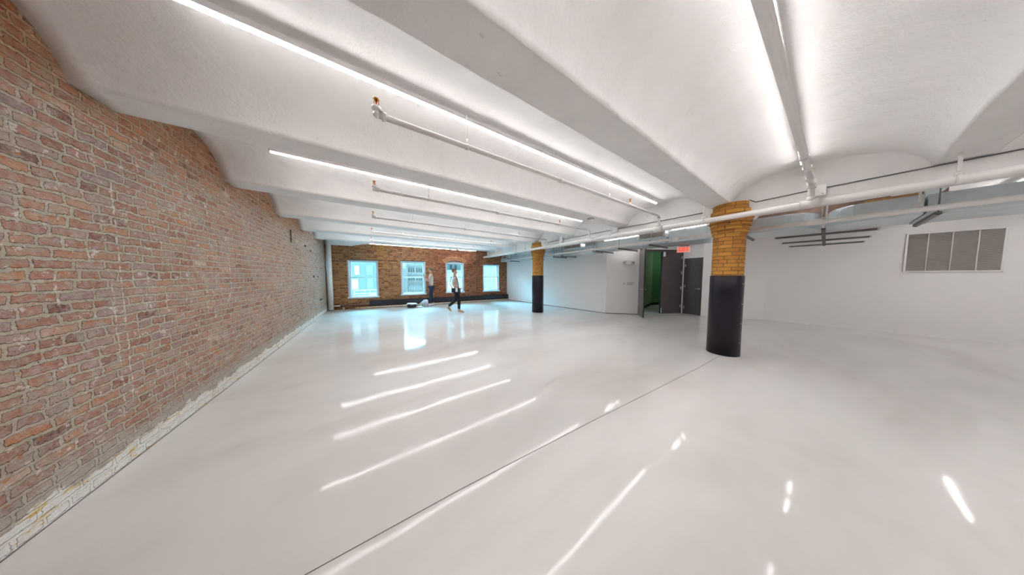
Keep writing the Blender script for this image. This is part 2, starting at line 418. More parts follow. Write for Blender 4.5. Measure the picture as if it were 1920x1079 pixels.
# ------------------------------------------------------------------ vaulted ceiling
def prof_z(y):
    for a, b in zip(BEAMS, BEAMS[1:]):
        if abs(y - a) <= BW or abs(y - b) <= BW: return SOFF
        if a < y < b:
            c = (a + b) / 2; h = (b - a) / 2 - BW; t = (y - c) / h
            return SOFF + (CROWN - SOFF) * (max(0.0, 1 - abs(t) ** 2.3)) ** 0.62
    return SOFF
ys = []
for a, b in zip(BEAMS, BEAMS[1:]):
    ys += [a - BW + 0.01, a - 0.08, a, a + 0.08, a + BW - 0.01, a + BW]
    n = 20; lo = a + BW; hi = b - BW
    for i in range(1, n):
        t = -math.cos(math.pi * i / n); ys.append((lo + hi) / 2 + t * (hi - lo) / 2)
    ys += [hi]
ys += [BEAMS[-1] - BW + 0.01, BEAMS[-1]]
ys = sorted(set(round(y, 4) for y in ys if y >= YB + 0.05))
def vault(name, x0, x1, label):
    b = bmesh.new(); n = int((x1 - x0) / 0.09); rows = []
    for i in range(n + 1):
        x = x0 + (x1 - x0) * i / n; row = []
        for y in ys:
            z = prof_z(y)
            k = noise.fractal(Vector((x * 0.9, y * 1.3, 3.1)), 1.0, 2.0, 4)
            k2 = noise.noise(Vector((x * 4.1, y * 4.0, 7.7)))
            row.append(b.verts.new((x, y + 0.010 * k2 + 0.012 * k, z + 0.010 * k + 0.004 * k2)))
        rows.append(row)
    for A, B in zip(rows, rows[1:]):
        for j in range(len(ys) - 1):
            f = b.faces.new((A[j], A[j+1], B[j+1], B[j])); f.smooth = True
    # closed slab on top
    t = [b.verts.new(p) for p in ((x0, ys[0], TOP), (x0, ys[-1], TOP), (x1, ys[-1], TOP), (x1, ys[0], TOP))]
    b.faces.new(t)
    b.faces.new([t[0]] + [t[1]] + rows[0][::-1]); b.faces.new([t[3]] + [t[2]] + rows[-1][::-1])
    b.faces.new([t[0], t[3]] + [r[0] for r in rows[::-1]]); b.faces.new([t[1], t[2]] + [r[-1] for r in rows[::-1]])
    o = MB(); o.b.free(); o.b = b
    ob = o.build(name, 'plaster', wn=False)
    return struct(ob, label, 'ceiling')
vault('ceiling', XL, XG0 + 0.02, 'white plaster ceiling of shallow vaults between flat beams over the open floor')
vault('ceiling.001', XG1 - 0.02, 12.6, 'white plaster vaulted ceiling over the side aisle behind the columns')
m = MB(); m.box((XG0, YB, 2.455), (XG1, 10.62, TOP))
struct(m.build('girder', 'plaster', bevel=0.012), 'long white girder over the two brick columns, behind the thick pipe', 'girder')

# ------------------------------------------------------------------ walls
uvy = lambda co, f: (co.y, co.z) if abs(f.normal.x) > 0.5 else ((co.x, co.z) if abs(f.normal.y) > 0.5 else (co.x, co.y))
# left wall with a tall slot recess, blacked in next to paint its shade
m = MB()
ys_w = [-6.5, 7.06, 7.19, 11.75]; zs_w = [0.0, 2.24, 2.55, 3.3]
for i in range(3):
    for j in range(3):
        d = XL if not (i == 1 and j == 1) else XL - 0.14
        m.box((XL - 0.35, ys_w[i], zs_w[j]), (d, ys_w[i+1], zs_w[j+1]))
bmesh.ops.remove_doubles(m.b, verts=m.b.verts[:], dist=0.0001)
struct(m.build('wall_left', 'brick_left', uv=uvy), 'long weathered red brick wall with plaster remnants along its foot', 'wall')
m = MB(); m.box((XL - 0.138, 7.062, 2.242), (XL - 0.012, 7.188, 2.548))  # solid black block stands in for the shade inside the slot
struct(m.build('trim_3', 'flat_black'), 'black block painting the shade of a slot in the brick wall near the ceiling', 'wall recess')
# small broken holes in the left wall
for (y, z, a, b2) in ((8.35, 2.30, 0.20, 0.035), (8.95, 2.22, 0.16, 0.03), (9.2, 1.42, 0.22, 0.04), (9.75, 1.41, 0.16, 0.03), (10.1, 0.58, 0.5, 0.03)):
    m = MB(); m.ball((XL + 0.001, y, z), 1.0, (0.004, a / 2, b2))
    struct(m.build('trim_4', 'flat_black'), 'ragged dark gouge in the far part of the long brick wall', 'wall gouge')

# window wall (local frame: x along wall, -y into the room)
WM = Matrix.Translation(P0) @ Matrix.Rotation(WANG, 4, 'Z')
def onwin(o): o.matrix_world = WM; return o
WINS = [(0.69, 1.81, 0.47, 2.14), (2.71, 3.80, 0.52, 2.16), (4.76, 5.72, 0.55, 2.13), (6.78, 7.80, 0.54, 2.10)]
TH = 0.34
xs = [-0.4] + [v for wv in WINS for v in wv[:2]] + [WLEN + 0.9]
m = MB()
for i in range(len(xs) - 1):
    a, b = xs[i], xs[i+1]
    if i % 2 == 0: m.box((a, 0, 0), (b, TH, 3.3))
    else:
        wv = WINS[i // 2]
        m.box((a, 0, 0), (b, TH, wv[2]))
        if i // 2 == 2:
            c = (a + b) / 2; hw = (b - a) / 2; rise = 0.13; Rr = (hw*hw + rise*rise) / (2*rise); zc = wv[3] - 0.03 + rise - Rr
            arc = [(c + hw * (1 - 2 * k / 14), 0) for k in range(15)]
            arc = [(px, zc + math.sqrt(Rr*Rr - (px - c)**2)) for px, _ in arc]
            m.prismy([(a, 3.3), (b, 3.3)] + arc, 0, TH)
        else: m.box((a, 0, wv[3]), (b, TH, 3.3))
bmesh.ops.remove_doubles(m.b, verts=m.b.verts[:], dist=0.0001)
o = onwin(m.build('wall_far', 'brick_far', uv=uvy)); struct(o, 'orange-brown brick wall at the far end with four windows', 'wall')
# brick arch ring over the third window, every voussoir shaped in one mesh
m = MB(); wv = WINS[2]; c = (wv[0] + wv[1]) / 2; hw = (wv[1] - wv[0]) / 2; rise = 0.13; Rr = (hw*hw + rise*rise) / (2*rise); zc = wv[3] - 0.03 + rise - Rr
amax = math.asin(hw / Rr); NV = 17
for ring in range(2):
    r0 = Rr + 0.004 + ring * 0.115; r1 = r0 + 0.105
    for k in range(NV):
        a0 = -amax * 1.12 + 2.24 * amax * (k + 0.08) / NV; a1 = -amax * 1.12 + 2.24 * amax * (k + 0.88) / NV
        m.prismy([(c + r0*math.sin(a0), zc + r0*math.cos(a0)), (c + r0*math.sin(a1), zc + r0*math.cos(a1)), (c + r1*math.sin(a1), zc + r1*math.cos(a1)), (c + r1*math.sin(a0), zc + r1*math.cos(a0))], -0.012, 0.03)
struct(onwin(m.build('trim_5', 'arch_brick', bevel=0.003)), 'double ring brick arch above the third window', 'brick arch')

WL = ['wide sash window nearest the corner pipe, blue-grey tower behind it', 'second sash window from the left, pale gridded building behind it',
      'arched-head sash window behind the walking person', 'rightmost sash window beside the white side wall']
for i, (a, b, z0, z1) in enumerate(WINS):
    root = thing('window_%d' % (i + 1), WL[i], 'window', kind='structure'); root.matrix_world = WM
    d0, d1 = 0.03, 0.09
    fw = 0.055
    # outer frame lining
    m = MB()
    m.box((a, d0 - 0.02, z0), (a + fw, TH - 0.04, z1)); m.box((b - fw, d0 - 0.02, z0), (b, TH - 0.04, z1))
    m.box((a, d0 - 0.02, z1 - fw), (b, TH - 0.04, z1)); m.build('window_frame', 'frame', root, bevel=0.004)
    m = MB(); m.box((a - 0.02, -0.035, z0 - 0.02), (b + 0.02, TH - 0.04, z0 + 0.055)); m.build('window_sill', 'sash', root, bevel=0.006)
    if i == 2:
        hw2 = (b - a) / 2; rise = 0.13; R2 = (hw2*hw2 + rise*rise)/(2*rise); cc = (a+b)/2; z2 = z1 - 0.03 + rise - R2
        arc = [(cc + hw2 * (1 - 2*k/14), 0) for k in range(15)]; arc = [(px, z2 + math.sqrt(R2*R2 - (px-cc)**2) - 0.004) for px, _ in arc]
        m = MB(); m.prismy([(a + 0.004, z1 - 0.05), (b - 0.004, z1 - 0.05)] + arc, 0.10, 0.16); m.build('head_panel', 'frame', root)
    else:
        m = MB(); m.box((a + 0.004, 0.004, z1 - 0.025), (b - 0.004, 0.05, z1 + 0.012)); m.build('dark_lintel_bar', 'dark_metal', root)  # dark lintel across the window head
    A, B = a + fw, b - fw; Z0, Z1 = z0 + 0.055, z1 - fw; zm = 1.36; sw = 0.042
    # upper sash sits outside, lower sash inside
    for nm, lo, hi, y0 in (('upper_sash', zm - 0.03, Z1, 0.19), ('lower_sash', Z0, zm + 0.03, 0.13)):
        m = MB()
        m.box((A, y0, lo), (A + sw, y0 + 0.045, hi)); m.box((B - sw, y0, lo), (B, y0 + 0.045, hi))
        m.box((A + sw, y0, lo), (B - sw, y0 + 0.045, lo + sw)); m.box((A + sw, y0, hi - sw), (B - sw, y0 + 0.045, hi))
        sh = m.build(nm, 'sash', root, bevel=0.004)
        m = MB(); m.box((A + sw, y0 + 0.018, lo + sw), (B - sw, y0 + 0.024, hi - sw)); m.build('pane', 'glass', sh)
        if nm == 'lower_sash':
            m = MB()
            for q in (0.2, 0.8): m.box((A + (B-A)*q - 0.03, y0 - 0.012, hi - 0.01), (A + (B-A)*q + 0.03, y0 + 0.01, hi + 0.008))
            m.build('sash_lock', 'steel', sh)

# plain walls: prism along each stretch of the plan outline
def wallseg(name, a, b, label, z0=0.0, z1=3.3, th=0.12, mat='wall', side=1):
    a = Vector(a); b = Vector(b); d = (b - a).normalized(); n = Vector((-d.y, d.x)) * th * side
    m = MB(); m.prism([(a.x, a.y), (b.x, b.y), (b.x + n.x, b.y + n.y), (a.x + n.x, a.y + n.y)], z0, z1)
    return struct(m.build(name, mat), label, 'wall')
C0 = (6.60, 10.66); C1 = (7.35, 4.59); C2 = (8.17, 3.79); C3 = (9.83, 3.02); C4 = (9.73, 2.38); C4b = (10.20, 1.50); C5 = (10.58, 1.06); C6 = (11.62, -6.6)
wallseg('wall_partition', C0, C1, 'smooth white side wall running from the far window to the angled wall', side=1)
wallseg('wall_angled', C1, C2, 'short angled white wall carrying the emergency light and switches', side=1)
# the wall over the double door
wallseg('wall_door', C2, C3, 'strip of white wall above the tall double door', z0=2.40, side=1)
# closet wall with opening
dA = Vector(C3); dB = Vector(C4); dd = (dB - dA).normalized(); L34 = (dB - dA).length
s0, s1 = 0.055, 0.62
wallseg('wall_closet', dA, dA + dd * s0, 'narrow white pier between the double door and the charcoal single door', side=1)
wallseg('wall_closet.001', dA + dd * s0, dA + dd * s1, 'white wall above the charcoal single door', z0=2.09, side=1)
wallseg('wall_closet.002', dA + dd * s1, C4b, 'white wall right of the charcoal single door, partly behind the near column', side=1)
o_ = Vector((0.17, -0.03)); wallseg('wall_closet.003', dA + o_ + dd * 0.02, dA + o_ + dd * 0.64, 'added unseen panel behind the charcoal single door, blocking corridor light', side=1)  # added blocker, keeps corridor light from leaking under the single door
wallseg('wall_right', C4b, C5, 'slanted piece of white wall just right of the near column', side=1)
wallseg('wall_right.001', C5, C6, 'long white wall on the right carrying the big louvred grille', side=1)
wallseg('wall_behind', (-2.0, YB), (12.6, YB), 'white wall behind the viewer', side=-1)
# dark strip painting a shadow gap along the partition and angled wall
m = MB(); a = Vector(C0); b = Vector(C1); d = (b-a).normalized(); n = Vector((d.y, -d.x))
m.prism([tuple(a), tuple(b), tuple(b + n*0.006), tuple(a + n*0.006)], 0.0, 0.018)
a = Vector(C1); b = Vector(C2); d = (b-a).normalized(); n = Vector((d.y, -d.x))
m.prism([tuple(a), tuple(b), tuple(b + n*0.006), tuple(a + n*0.006)], 0.0, 0.018)
struct(m.build('shadow_gap_strip', 'joint'), 'thin dark strip painted as a shadow gap at the foot of the white side wall', 'baseboard')
# hall behind the double door
wallseg('wall_hall', (8.32, 3.98), (11.35, 4.68), 'pale green corridor wall seen through the open door leaf', mat='pale_green', z1=2.75)
wallseg('wall_hall.001', (11.35, 4.68), (13.0, 4.2), 'dark green corridor wall deep behind the open door leaf', mat='green', z1=2.75)
wallseg('wall_hall.002', (13.0, 4.3), (13.0, 2.4), 'green end wall of the corridor', mat='green', z1=2.75)
wallseg('wall_hall.003', (13.0, 2.5), (9.98, 3.10), 'green corridor wall behind the closed door leaf', mat='green', z1=2.75)
m = MB(); m.box((8.1, 2.3, 2.75), (13.2, 5.1, 2.85)); struct(m.build('ceiling.002', 'wall'), 'low corridor ceiling behind the double door', 'ceiling')
m = MB()
a = Vector((8.32, 3.98)); b = Vector((11.35, 4.68)); d = (b-a).normalized(); n = Vector((d.y, -d.x)) * 0.012
m.prism([tuple(a), tuple(b), tuple(b+n), tuple(a+n)], 0, 0.12)
a = Vector((11.35, 4.68)); b = Vector((13.0, 4.2)); d = (b-a).normalized(); n = Vector((d.y, -d.x)) * 0.012
m.prism([tuple(a), tuple(b), tuple(b+n), tuple(a+n)], 0, 0.12)
struct(m.build('baseboard_hall', 'flat_black'), 'black baseboard of the green corridor', 'baseboard')
t = thing('hall_fill_lamp', 'added fill lamp in the corridor, unseen behind the double door', 'fill light', (11.6, 3.6, 2.75))  # added lamp that brightens the green corridor, never in view
m = MB(); m.lathe([(0.02, -0.05), (0.09, -0.045), (0.11, -0.02), (0.11, 0.0)], seg=24); m.build('diffuser', emit('hall_fill', (0.85, 1.0, 0.80), 22.0), t)

# ------------------------------------------------------------------ doors
def frame_mat_box(a, b):
    a = Vector((*a[:2], 0)); b = Vector((*b[:2], 0)); ang = math.atan2(b.y - a.y, b.x - a.x)
    return Matrix.Translation(a) @ Matrix.Rotation(ang, 4, 'Z'), (b - a).length
def lever(parent, x, y, z, dirx, sgn, name='door_handle'):
    m = MB(); m.tube((x, y, z), (x, y + sgn*0.012, z), 0.03); m.tube((x, y, z), (x, y + sgn*0.055, z), 0.011)
    m.path([(x, y + sgn*0.052, z), (x + dirx*0.03, y + sgn*0.056, z), (x + dirx*0.115, y + sgn*0.05, z - 0.002)], 0.010)
    return m.build(name, 'steel', parent)
def hinge(parent, x, y, z):
    m = MB(); m.tube((x, y, z - 0.055), (x, y, z + 0.055), 0.010); m.box((x - 0.02, y - 0.004, z - 0.05), (x + 0.02, y + 0.004, z + 0.05))
    return m.build('hinge', 'steel', parent)
# double door frame
mw, L = frame_mat_box(C2, C3)
t = tag(thing('door_1', 'charcoal frame of the tall double door below the ducts', 'door frame', kind='structure')); t.matrix_world = mw
m = MB(); m.box((0.0, -0.012, 0), (0.05, 0.13, 2.40)); m.box((L - 0.045, -0.012, 0), (L, 0.13, 2.40)); m.box((0.0, -0.012, 2.35), (L, 0.13, 2.415))
m.build('door_frame', 'door', t, bevel=0.003)
# right leaf, closed
t = thing('door_2', 'tall charcoal door leaf standing closed left of the single door', 'door', kind='structure'); t.matrix_world = mw
HW = 0.87
m = MB(); m.box((L - 0.05 - HW + 0.03, 0.0, 0.012), (L - 0.05, 0.045, 2.345)); lf = m.build('leaf', 'door', t, bevel=0.003)
m = MB(); m.box((L - 0.05 - HW + 0.035, -0.006, 0.02), (L - 0.05 - HW + 0.065, 0.004, 0.22)); m.build('flush_bolt', 'steel', t)
m = MB(); m.box((L - 0.05 - HW + 0.05, -0.05, 2.16), (L - 0.05 - HW + 0.12, -0.001, 2.33)); m.build('door_catch', 'white_plastic', t, bevel=0.008)
for z in (0.28, 0.98, 1.55, 2.13): hinge(t, L - 0.048, -0.008, z)
m = MB(); m.box((L - 0.05 - HW + 0.012, -0.004, 0.012), (L - 0.05 - HW + 0.03, 0.05, 2.345)); m.build('edge_strip', 'dark_metal', t)
# left leaf, swung open towards the room
mw2, L2 = frame_mat_box((8.14, 3.75), (7.64, 3.37))
t = thing('door_3', 'tall door leaf swung open into the room, seen almost edge on', 'door', kind='structure'); t.matrix_world = mw2
m = MB(); m.box((0.0, -0.045, 0.012), (L2 + 0.06, 0.0, 2.345)); m.build('leaf', 'door_lit', t, bevel=0.003)
m = MB(); m.box((L2 + 0.06, -0.044, 0.012), (L2 + 0.064, -0.002, 2.345)); m.build('edge_strip', 'dark_metal', t)
lever(t, L2 - 0.01, 0.0, 0.98, -1, 1); lever(t, L2 - 0.01, -0.045, 0.98, -1, -1)
for z in (0.28, 0.98, 1.55, 2.13): hinge(t, -0.004, 0.012, z)
m = MB(); m.box((0.02, 0.0, 2.28), (0.35, 0.035, 2.335)); m.build('door_closer', 'dark_metal', t, bevel=0.004)
# single closet door
mw3, L3 = frame_mat_box(dA + dd * s0, dA + dd * s1)
t = thing('door_4', 'charcoal single door left of the near yellow brick column', 'door', kind='structure'); t.matrix_world = mw3
m = MB(); m.box((0, -0.012, 0), (0.035, 0.12, 2.09)); m.box((L3 - 0.045, -0.012, 0), (L3, 0.12, 2.09)); m.box((0.035, -0.012, 2.045), (L3 - 0.045, 0.12, 2.09))
m.build('door_frame', 'door', t, bevel=0.003)
m = MB(); m.box((0.035, 0.005, 0.012), (L3 - 0.045, 0.05, 2.042)); m.build('leaf', 'door', t, bevel=0.003)
lever(t, L3 - 0.085, 0.005, 0.97, -1, -1)
for z in (0.25, 1.05, 1.82): hinge(t, 0.035, -0.004, z)

# ------------------------------------------------------------------ columns
def column(x, y, label, ph):
    t = thing('brick_column', label, 'column', (x, y, 0))
    r = 0.212; prof = [(r, 1.44), (r, 2.16)]
    z = 2.18; rr = r
    prof[-1] = (r, 2.176)
    for k in range(5):
        rr = r + 0.004 + 0.015 * (k + 1); prof += [(rr, z + 0.003), (rr, z + 0.056), (rr - 0.016, z + 0.0565), (rr - 0.016, z + 0.0685)]
        z += 0.0665
    prof += [(0.262, z + 0.004), (0.262, 2.60), (0.235, 2.602), (0.235, 2.72)]
    b = bmesh.new(); seg = 64; rings = []
    for (pr, pz) in prof:
        rings.append([b.verts.new((pr*math.cos(2*math.pi*i/seg), pr*math.sin(2*math.pi*i/seg), pz)) for i in range(seg)])
    l = b.loops.layers.uv.new('UVMap')
    for q, (A, B) in enumerate(zip(rings, rings[1:])):
        for i in range(seg):
            f = b.faces.new((A[i], A[(i+1)%seg], B[(i+1)%seg], B[i])); f.smooth = False
            for lp, (ii, pz) in zip(f.loops, ((i, prof[q][1]), (i+1, prof[q][1]), (i+1, prof[q+1][1]), (i, prof[q+1][1]))):
                lp[l].uv = (ii / seg * 2*math.pi*0.2116 + ph, pz - 0.004)
    b.faces.new(rings[0][::-1]); b.faces.new(rings[-1])
    me = bpy.data.meshes.new('brick_shaft'); b.to_mesh(me); b.free(); me.materials.append(M['brick_column'])
    o = bpy.data.objects.new('brick_shaft', me); COL.objects.link(o); o.parent = t
    m = MB(); m.lathe([(0.226, 0.004), (0.226, 1.44), (0.222, 1.448)], seg=64); w_ = m.build('column_wrap', 'black_wrap', t)
    a0 = math.atan2(-y, -x) + 1.12
    m = MB()
    for z in (0.25, 0.6, 0.95, 1.3): m.ball((0.226*math.cos(a0), 0.226*math.sin(a0), z), 0.008)
    m.build('screw', 'steel', w_)
    return t
column(5.42, 1.00, 'yellow brick column with a black lower wrap, the near one of two', 0.03)
column(5.40, 6.28, 'yellow brick column with a black lower wrap, the far one of two', 0.11)

# ------------------------------------------------------------------ lamps
def strip_light(p0, p1, label, group=None, drop=0.0):
    a = Vector(p0); b = Vector(p1); c = (a + b) / 2; L = (b - a).length; ang = math.atan2(b.y - a.y, b.x - a.x)
    t = thing('strip_light', label, 'strip light', tuple(c), ang, group)
    m = MB(); m.box((-L/2, -0.018, -0.004), (L/2, 0.018, 0.035)); m.build('lamp_housing', 'white_plastic', t, bevel=0.003)
    m = MB()
    poly = [(-0.016, -0.003), (0.016, -0.003), (0.016, -0.010), (0.012, -0.0175), (-0.012, -0.0175), (-0.016, -0.010)]
    A = [m.b.verts.new((-L/2 + 0.01, y, z)) for y, z in poly]; B = [m.b.verts.new((L/2 - 0.01, y, z)) for y, z in poly]
    for i in range(6): m.b.faces.new((A[i], A[(i+1)%6], B[(i+1)%6], B[i]))
    m.b.faces.new(A[::-1]); m.b.faces.new(B)
    m.build('lamp_diffuser', 'lamp', t)
    m = MB(); m.box((-L/2 - 0.006, -0.020, -0.020), (-L/2 + 0.01, 0.020, 0.036)); m.box((L/2 - 0.01, -0.020, -0.020), (L/2 + 0.006, 0.020, 0.036)); m.build('end_cap', 'white_plastic', t)
    m = MB()
    k = max(2, int(L / 2)) if not drop else 1
    for i in range(k + 1): 
        px = -L/2 + 0.15 + (L - 0.3) * i / k
        m.tube((px, 0, 0.03), (px, 0, 0.10 + drop), 0.005, seg=8)
    m.build('mounting_clip', 'white_plastic', t)
    return t
MAIN = [
 (0.245, -1.0, 4.98, 3.0, 'long glowing strip light behind the ceiling pipe, at the top right'),
 (2.05, -0.90, 5.03, 2.985, 'longest visible glowing strip light crossing the upper left of the ceiling'),
 (3.86, -1.02, 4.93, 2.985, 'second glowing strip light from the front, ending beside a smoke detector'),
 (5.55, -1.05, 4.72, 2.995, 'strip light in the third vault, tucked behind the second beam'),
 (7.22, -1.05, 4.70, 2.995, 'strip light in the fourth vault, hidden above the beam before it'),
 (8.88, -1.05, 4.65, 2.995, 'strip light in the fifth vault, hidden above the beam before it'),
 (10.38, -0.10, 4.60, 2.76, 'low strip light in the last bay just before the windows'),
 (-1.68, -1.0, 4.98, 2.985, 'strip light in the vault right of the view, outside the picture'),
 (-3.45, -1.0, 4.98, 2.985, 'added unseen strip light in the second vault behind the viewer'),  # this and the next are added out of view to light the room
 (-5.2, -1.0, 4.98, 2.985, 'added unseen strip light in the rearmost vault behind the viewer')]
for y, xa, xb, z, lab in MAIN: strip_light((xa, y, z), (xb, y, z), lab)
AISLE = [(-5.2, 6.4, 10.9), (-3.45, 6.4, 10.7), (-1.68, 6.4, 10.3), (0.20, 6.25, 7.38), (1.95, 6.2, 9.0), (3.80, 6.2, 7.6)]
for y, xa, xb in AISLE: strip_light((xa, y, 2.985), (xb, y, 2.985), 'strip light in the aisle ceiling hidden above the metal ducts', 'aisle strip lights above the ducts')
strip_light((6.88, 3.16, 2.695), (6.88, 4.40, 2.695), 'short glowing strip light above the duct, left of the slotted diffuser', drop=0.27)
strip_light((6.78, 1.64, 2.695), (6.78, 2.36, 2.695), 'short glowing strip light above the duct, left of the near column top', drop=0.27)

m = MB(); m.box((7.46, -1.0, 2.62), (7.52, 0.95, 3.0)); tag(m.build('ceiling_board', 'old_wood'), 'dark brown old board above the duct joint, glimpsed under the main pipe', 'board')
m = MB(); m.box((6.50, -0.72, 2.60), (6.62, -0.30, 2.632)); tag(m.build('wood_block', 'wood'), 'bare wood block lying on the duct right of the joint', 'wood block')
# ------------------------------------------------------------------ pipes
def hanger(parent, x, y, z, ztop, r, rod=0.006, collar=True):
    m = MB(); m.tube((x, y, z + r), (x, y, ztop), rod, seg=8); m.tube((x, y, z + r - 0.002), (x, y, z + r + 0.035), rod * 2.0, seg=8)
    if collar:
        m.lathe([(r + 0.001, -0.011), (r + 0.006, -0.011), (r + 0.006, 0.011), (r + 0.001, 0.011)], (x, y, z), 24, axis='Y')
    return m.build('pipe_hanger', 'white_pipe', parent)
MPX, MPZ, MPR = 5.03, 2.437, 0.043
t = thing('main_pipe', 'thick white sprinkler main running the whole room in front of the girder', 'pipe', (0, 0, 0))
m = MB(); m.tube((MPX, -6.1, MPZ), (MPX, 10.35, MPZ), MPR, seg=28); m.build('pipe', 'white_pipe', t)
def coupling(parent, y, r, x=MPX, z=MPZ, w_=0.05, nm='coupling'):
    m = MB(); m.lathe([(r, -w_), (r + 0.010, -w_), (r + 0.012, -w_*0.6), (r + 0.012, w_*0.6), (r + 0.010, w_), (r, w_)], (x, y, z), 28, axis='Y'); return m.build(nm, 'white_pipe', parent)
BRY = [(0.16, 2.70, 0.028), (1.99, 2.70, 0.0225), (3.68, 2.70, 0.0225), (5.42, 2.70, 0.0225), (7.27, 2.70, 0.0225), (9.05, 2.70, 0.0225)]
for y, z, r in BRY: 
    coupling(t, y, MPR, w_=0.085, nm='tee_fitting')
for y in (-3.2, -1.25, 2.75, 4.5, 8.2, 9.9): coupling(t, y, MPR, w_=0.035)
for y in (-3.9, -0.71, 1.27, 3.05, 4.8, 6.6, 8.4): hanger(t, MPX, y, MPZ, 2.74 if abs(y+0.71) < .1 or abs(y-1.27) < .1 else 2.86, MPR, rod=0.012)
ordn = ['crossing the top right in front of a lamp', 'nearest complete one, below the longest strip light', 'second complete one, below the second strip light', 'third complete one from the front', 'fourth complete one from the front', 'fifth and farthest complete one']
for k, (y, z, r) in enumerate(BRY):
    t = thing('sprinkler_pipe', 'thin white sprinkler branch pipe, ' + ordn[k], 'pipe', (0, y, 0))
    if k == 0:
        t.rotation_euler = (0, 0, R(-0.95)); t.location = (MPX - MPX * math.cos(R(0.95)), y + MPX * math.sin(R(0.95)), 0)
    x0 = -0.9 if k == 0 else (0.06, 0.05, 0.03, 0.0, -0.03)[k - 1]
    # riser from the main, elbow, run
    m = MB(); m.tube((MPX, 0, MPZ + MPR), (MPX, 0, z), r * 1.05); m.tube((MPX, 0, z), (x0, 0, z), r); m.ball((MPX, 0, z), r * 1.25)
    if k: m.ball((x0, 0, z), r * 1.2); m.tube((x0, 0, z), (x0, 0, z + 0.045), r * 0.95)
    m.build('pipe', 'white_pipe', t)
    m = MB(); m.tube((MPX, 0, MPZ + MPR - 0.01), (MPX, 0, MPZ + MPR + 0.055), r * 1.7, r * 1.2); m.build('saddle', 'white_pipe', t)
    m = MB()
    m.tube((MPX - 0.035, 0, z), (MPX - 0.06, 0, z), r * 1.4); m.tube((MPX, 0, z - 0.06), (MPX, 0, z - 0.035), r * 1.4)
    if k: m.tube((x0 + 0.035, 0, z), (x0 + 0.062, 0, z), r * 1.5); m.tube((x0, 0, z + 0.03), (x0, 0, z + 0.055), r * 1.5)
    m.build('elbow_collar', 'white_pipe', t)
    cs = [2.1] if k else [3.85, 4.25]
    for cx in cs:
        m = MB(); m.tube((cx - 0.03, 0, z), (cx + 0.03, 0, z), r * 1.3); m.build('coupling', 'white_pipe', t)
    for hx in ((0.80, 3.22) if k else ()):
        m = MB(); m.tube((hx, 0, z + r), (hx, 0, 3.0 if k < 5 else 2.98), 0.0045, seg=8); m.tube((hx, 0, z + r - 0.004), (hx, 0, z + r + 0.05), 0.011, seg=8)
        m.lathe([(r + 0.001, -0.010), (r + 0.005, -0.010), (r + 0.005, 0.010), (r + 0.001, 0.010)], (hx, 0, z), 20, axis='X'); m.build('pipe_hanger', 'white_pipe', t)
    def head(x, zb):
        m = MB(); m.tube((x, 0, zb), (x, 0, zb + 0.018), 0.012); m.path([(x - 0.012, 0, zb + 0.015), (x - 0.016, 0, zb + 0.035), (x - 0.004, 0, zb + 0.058)], 0.0035, 8)
        m.path([(x + 0.012, 0, zb + 0.015), (x + 0.016, 0, zb + 0.035), (x + 0.004, 0, zb + 0.058)], 0.0035, 8); m.tube((x, 0, zb + 0.056), (x, 0, zb + 0.062), 0.022)
        h_ = m.build('sprinkler_head', 'brass', t)
        m = MB(); m.tube((x, 0, zb + 0.018), (x, 0, zb + 0.055), 0.0045, seg=8); m.build('glass_bulb', 'red_bulb', h_)
    if k: head(x0, z + 0.055)
    m = MB(); m.tube((3.86 if k else 4.72, 0, z + r - 0.004), (3.86 if k else 4.72, 0, z + r + 0.03), 0.014); m.tube((3.80 if k else 4.66, 0, z), (3.92 if k else 4.78, 0, z), r * 1.28); m.build('outlet_tee', 'white_pipe', t)
    head(3.86 if k else 4.72, z + r + 0.03)

t = thing('white_pipe', 'second white pipe below and behind the main, in front of the ducts', 'pipe')
m = MB(); m.tube((5.72, -6.1, 2.275), (5.72, 1.9, 2.275), 0.035, seg=20); m.build('pipe', 'white_pipe', t)
m = MB(); m.tube((5.72, 1.9, 2.275), (5.72, 9.3, 2.23), 0.026, seg=16); m.build('thin_pipe', 'white_pipe', t)
for y, w_ in ((1.9, 0.06), (0.13, 0.07), (-2.2, 0.05)): coupling(t, y, 0.035, 5.72, 2.275, w_)
for y in (-3.3, -0.61, 0.03): hanger(t, 5.72, y, 2.275, 2.735, 0.035, 0.010)
for y in (3.3, 5.2, 7.4): hanger(t, 5.72, y, 2.255, 2.735, 0.026, 0.006, False)
t = thing('insulated_pipe', 'short cream insulated pipe under the ceiling just left of the far column', 'pipe')
m = MB(); m.tube((6.05, 6.3, 2.50), (6.05, 8.6, 2.53), 0.045, seg=18); m.build('pipe', 'white_pipe', t)
for y in (6.7, 8.2):
    m = MB(); m.tube((6.05, y, 2.55), (6.05, y, 2.73), 0.008, seg=8); m.build('pipe_hanger', 'white_pipe', t)

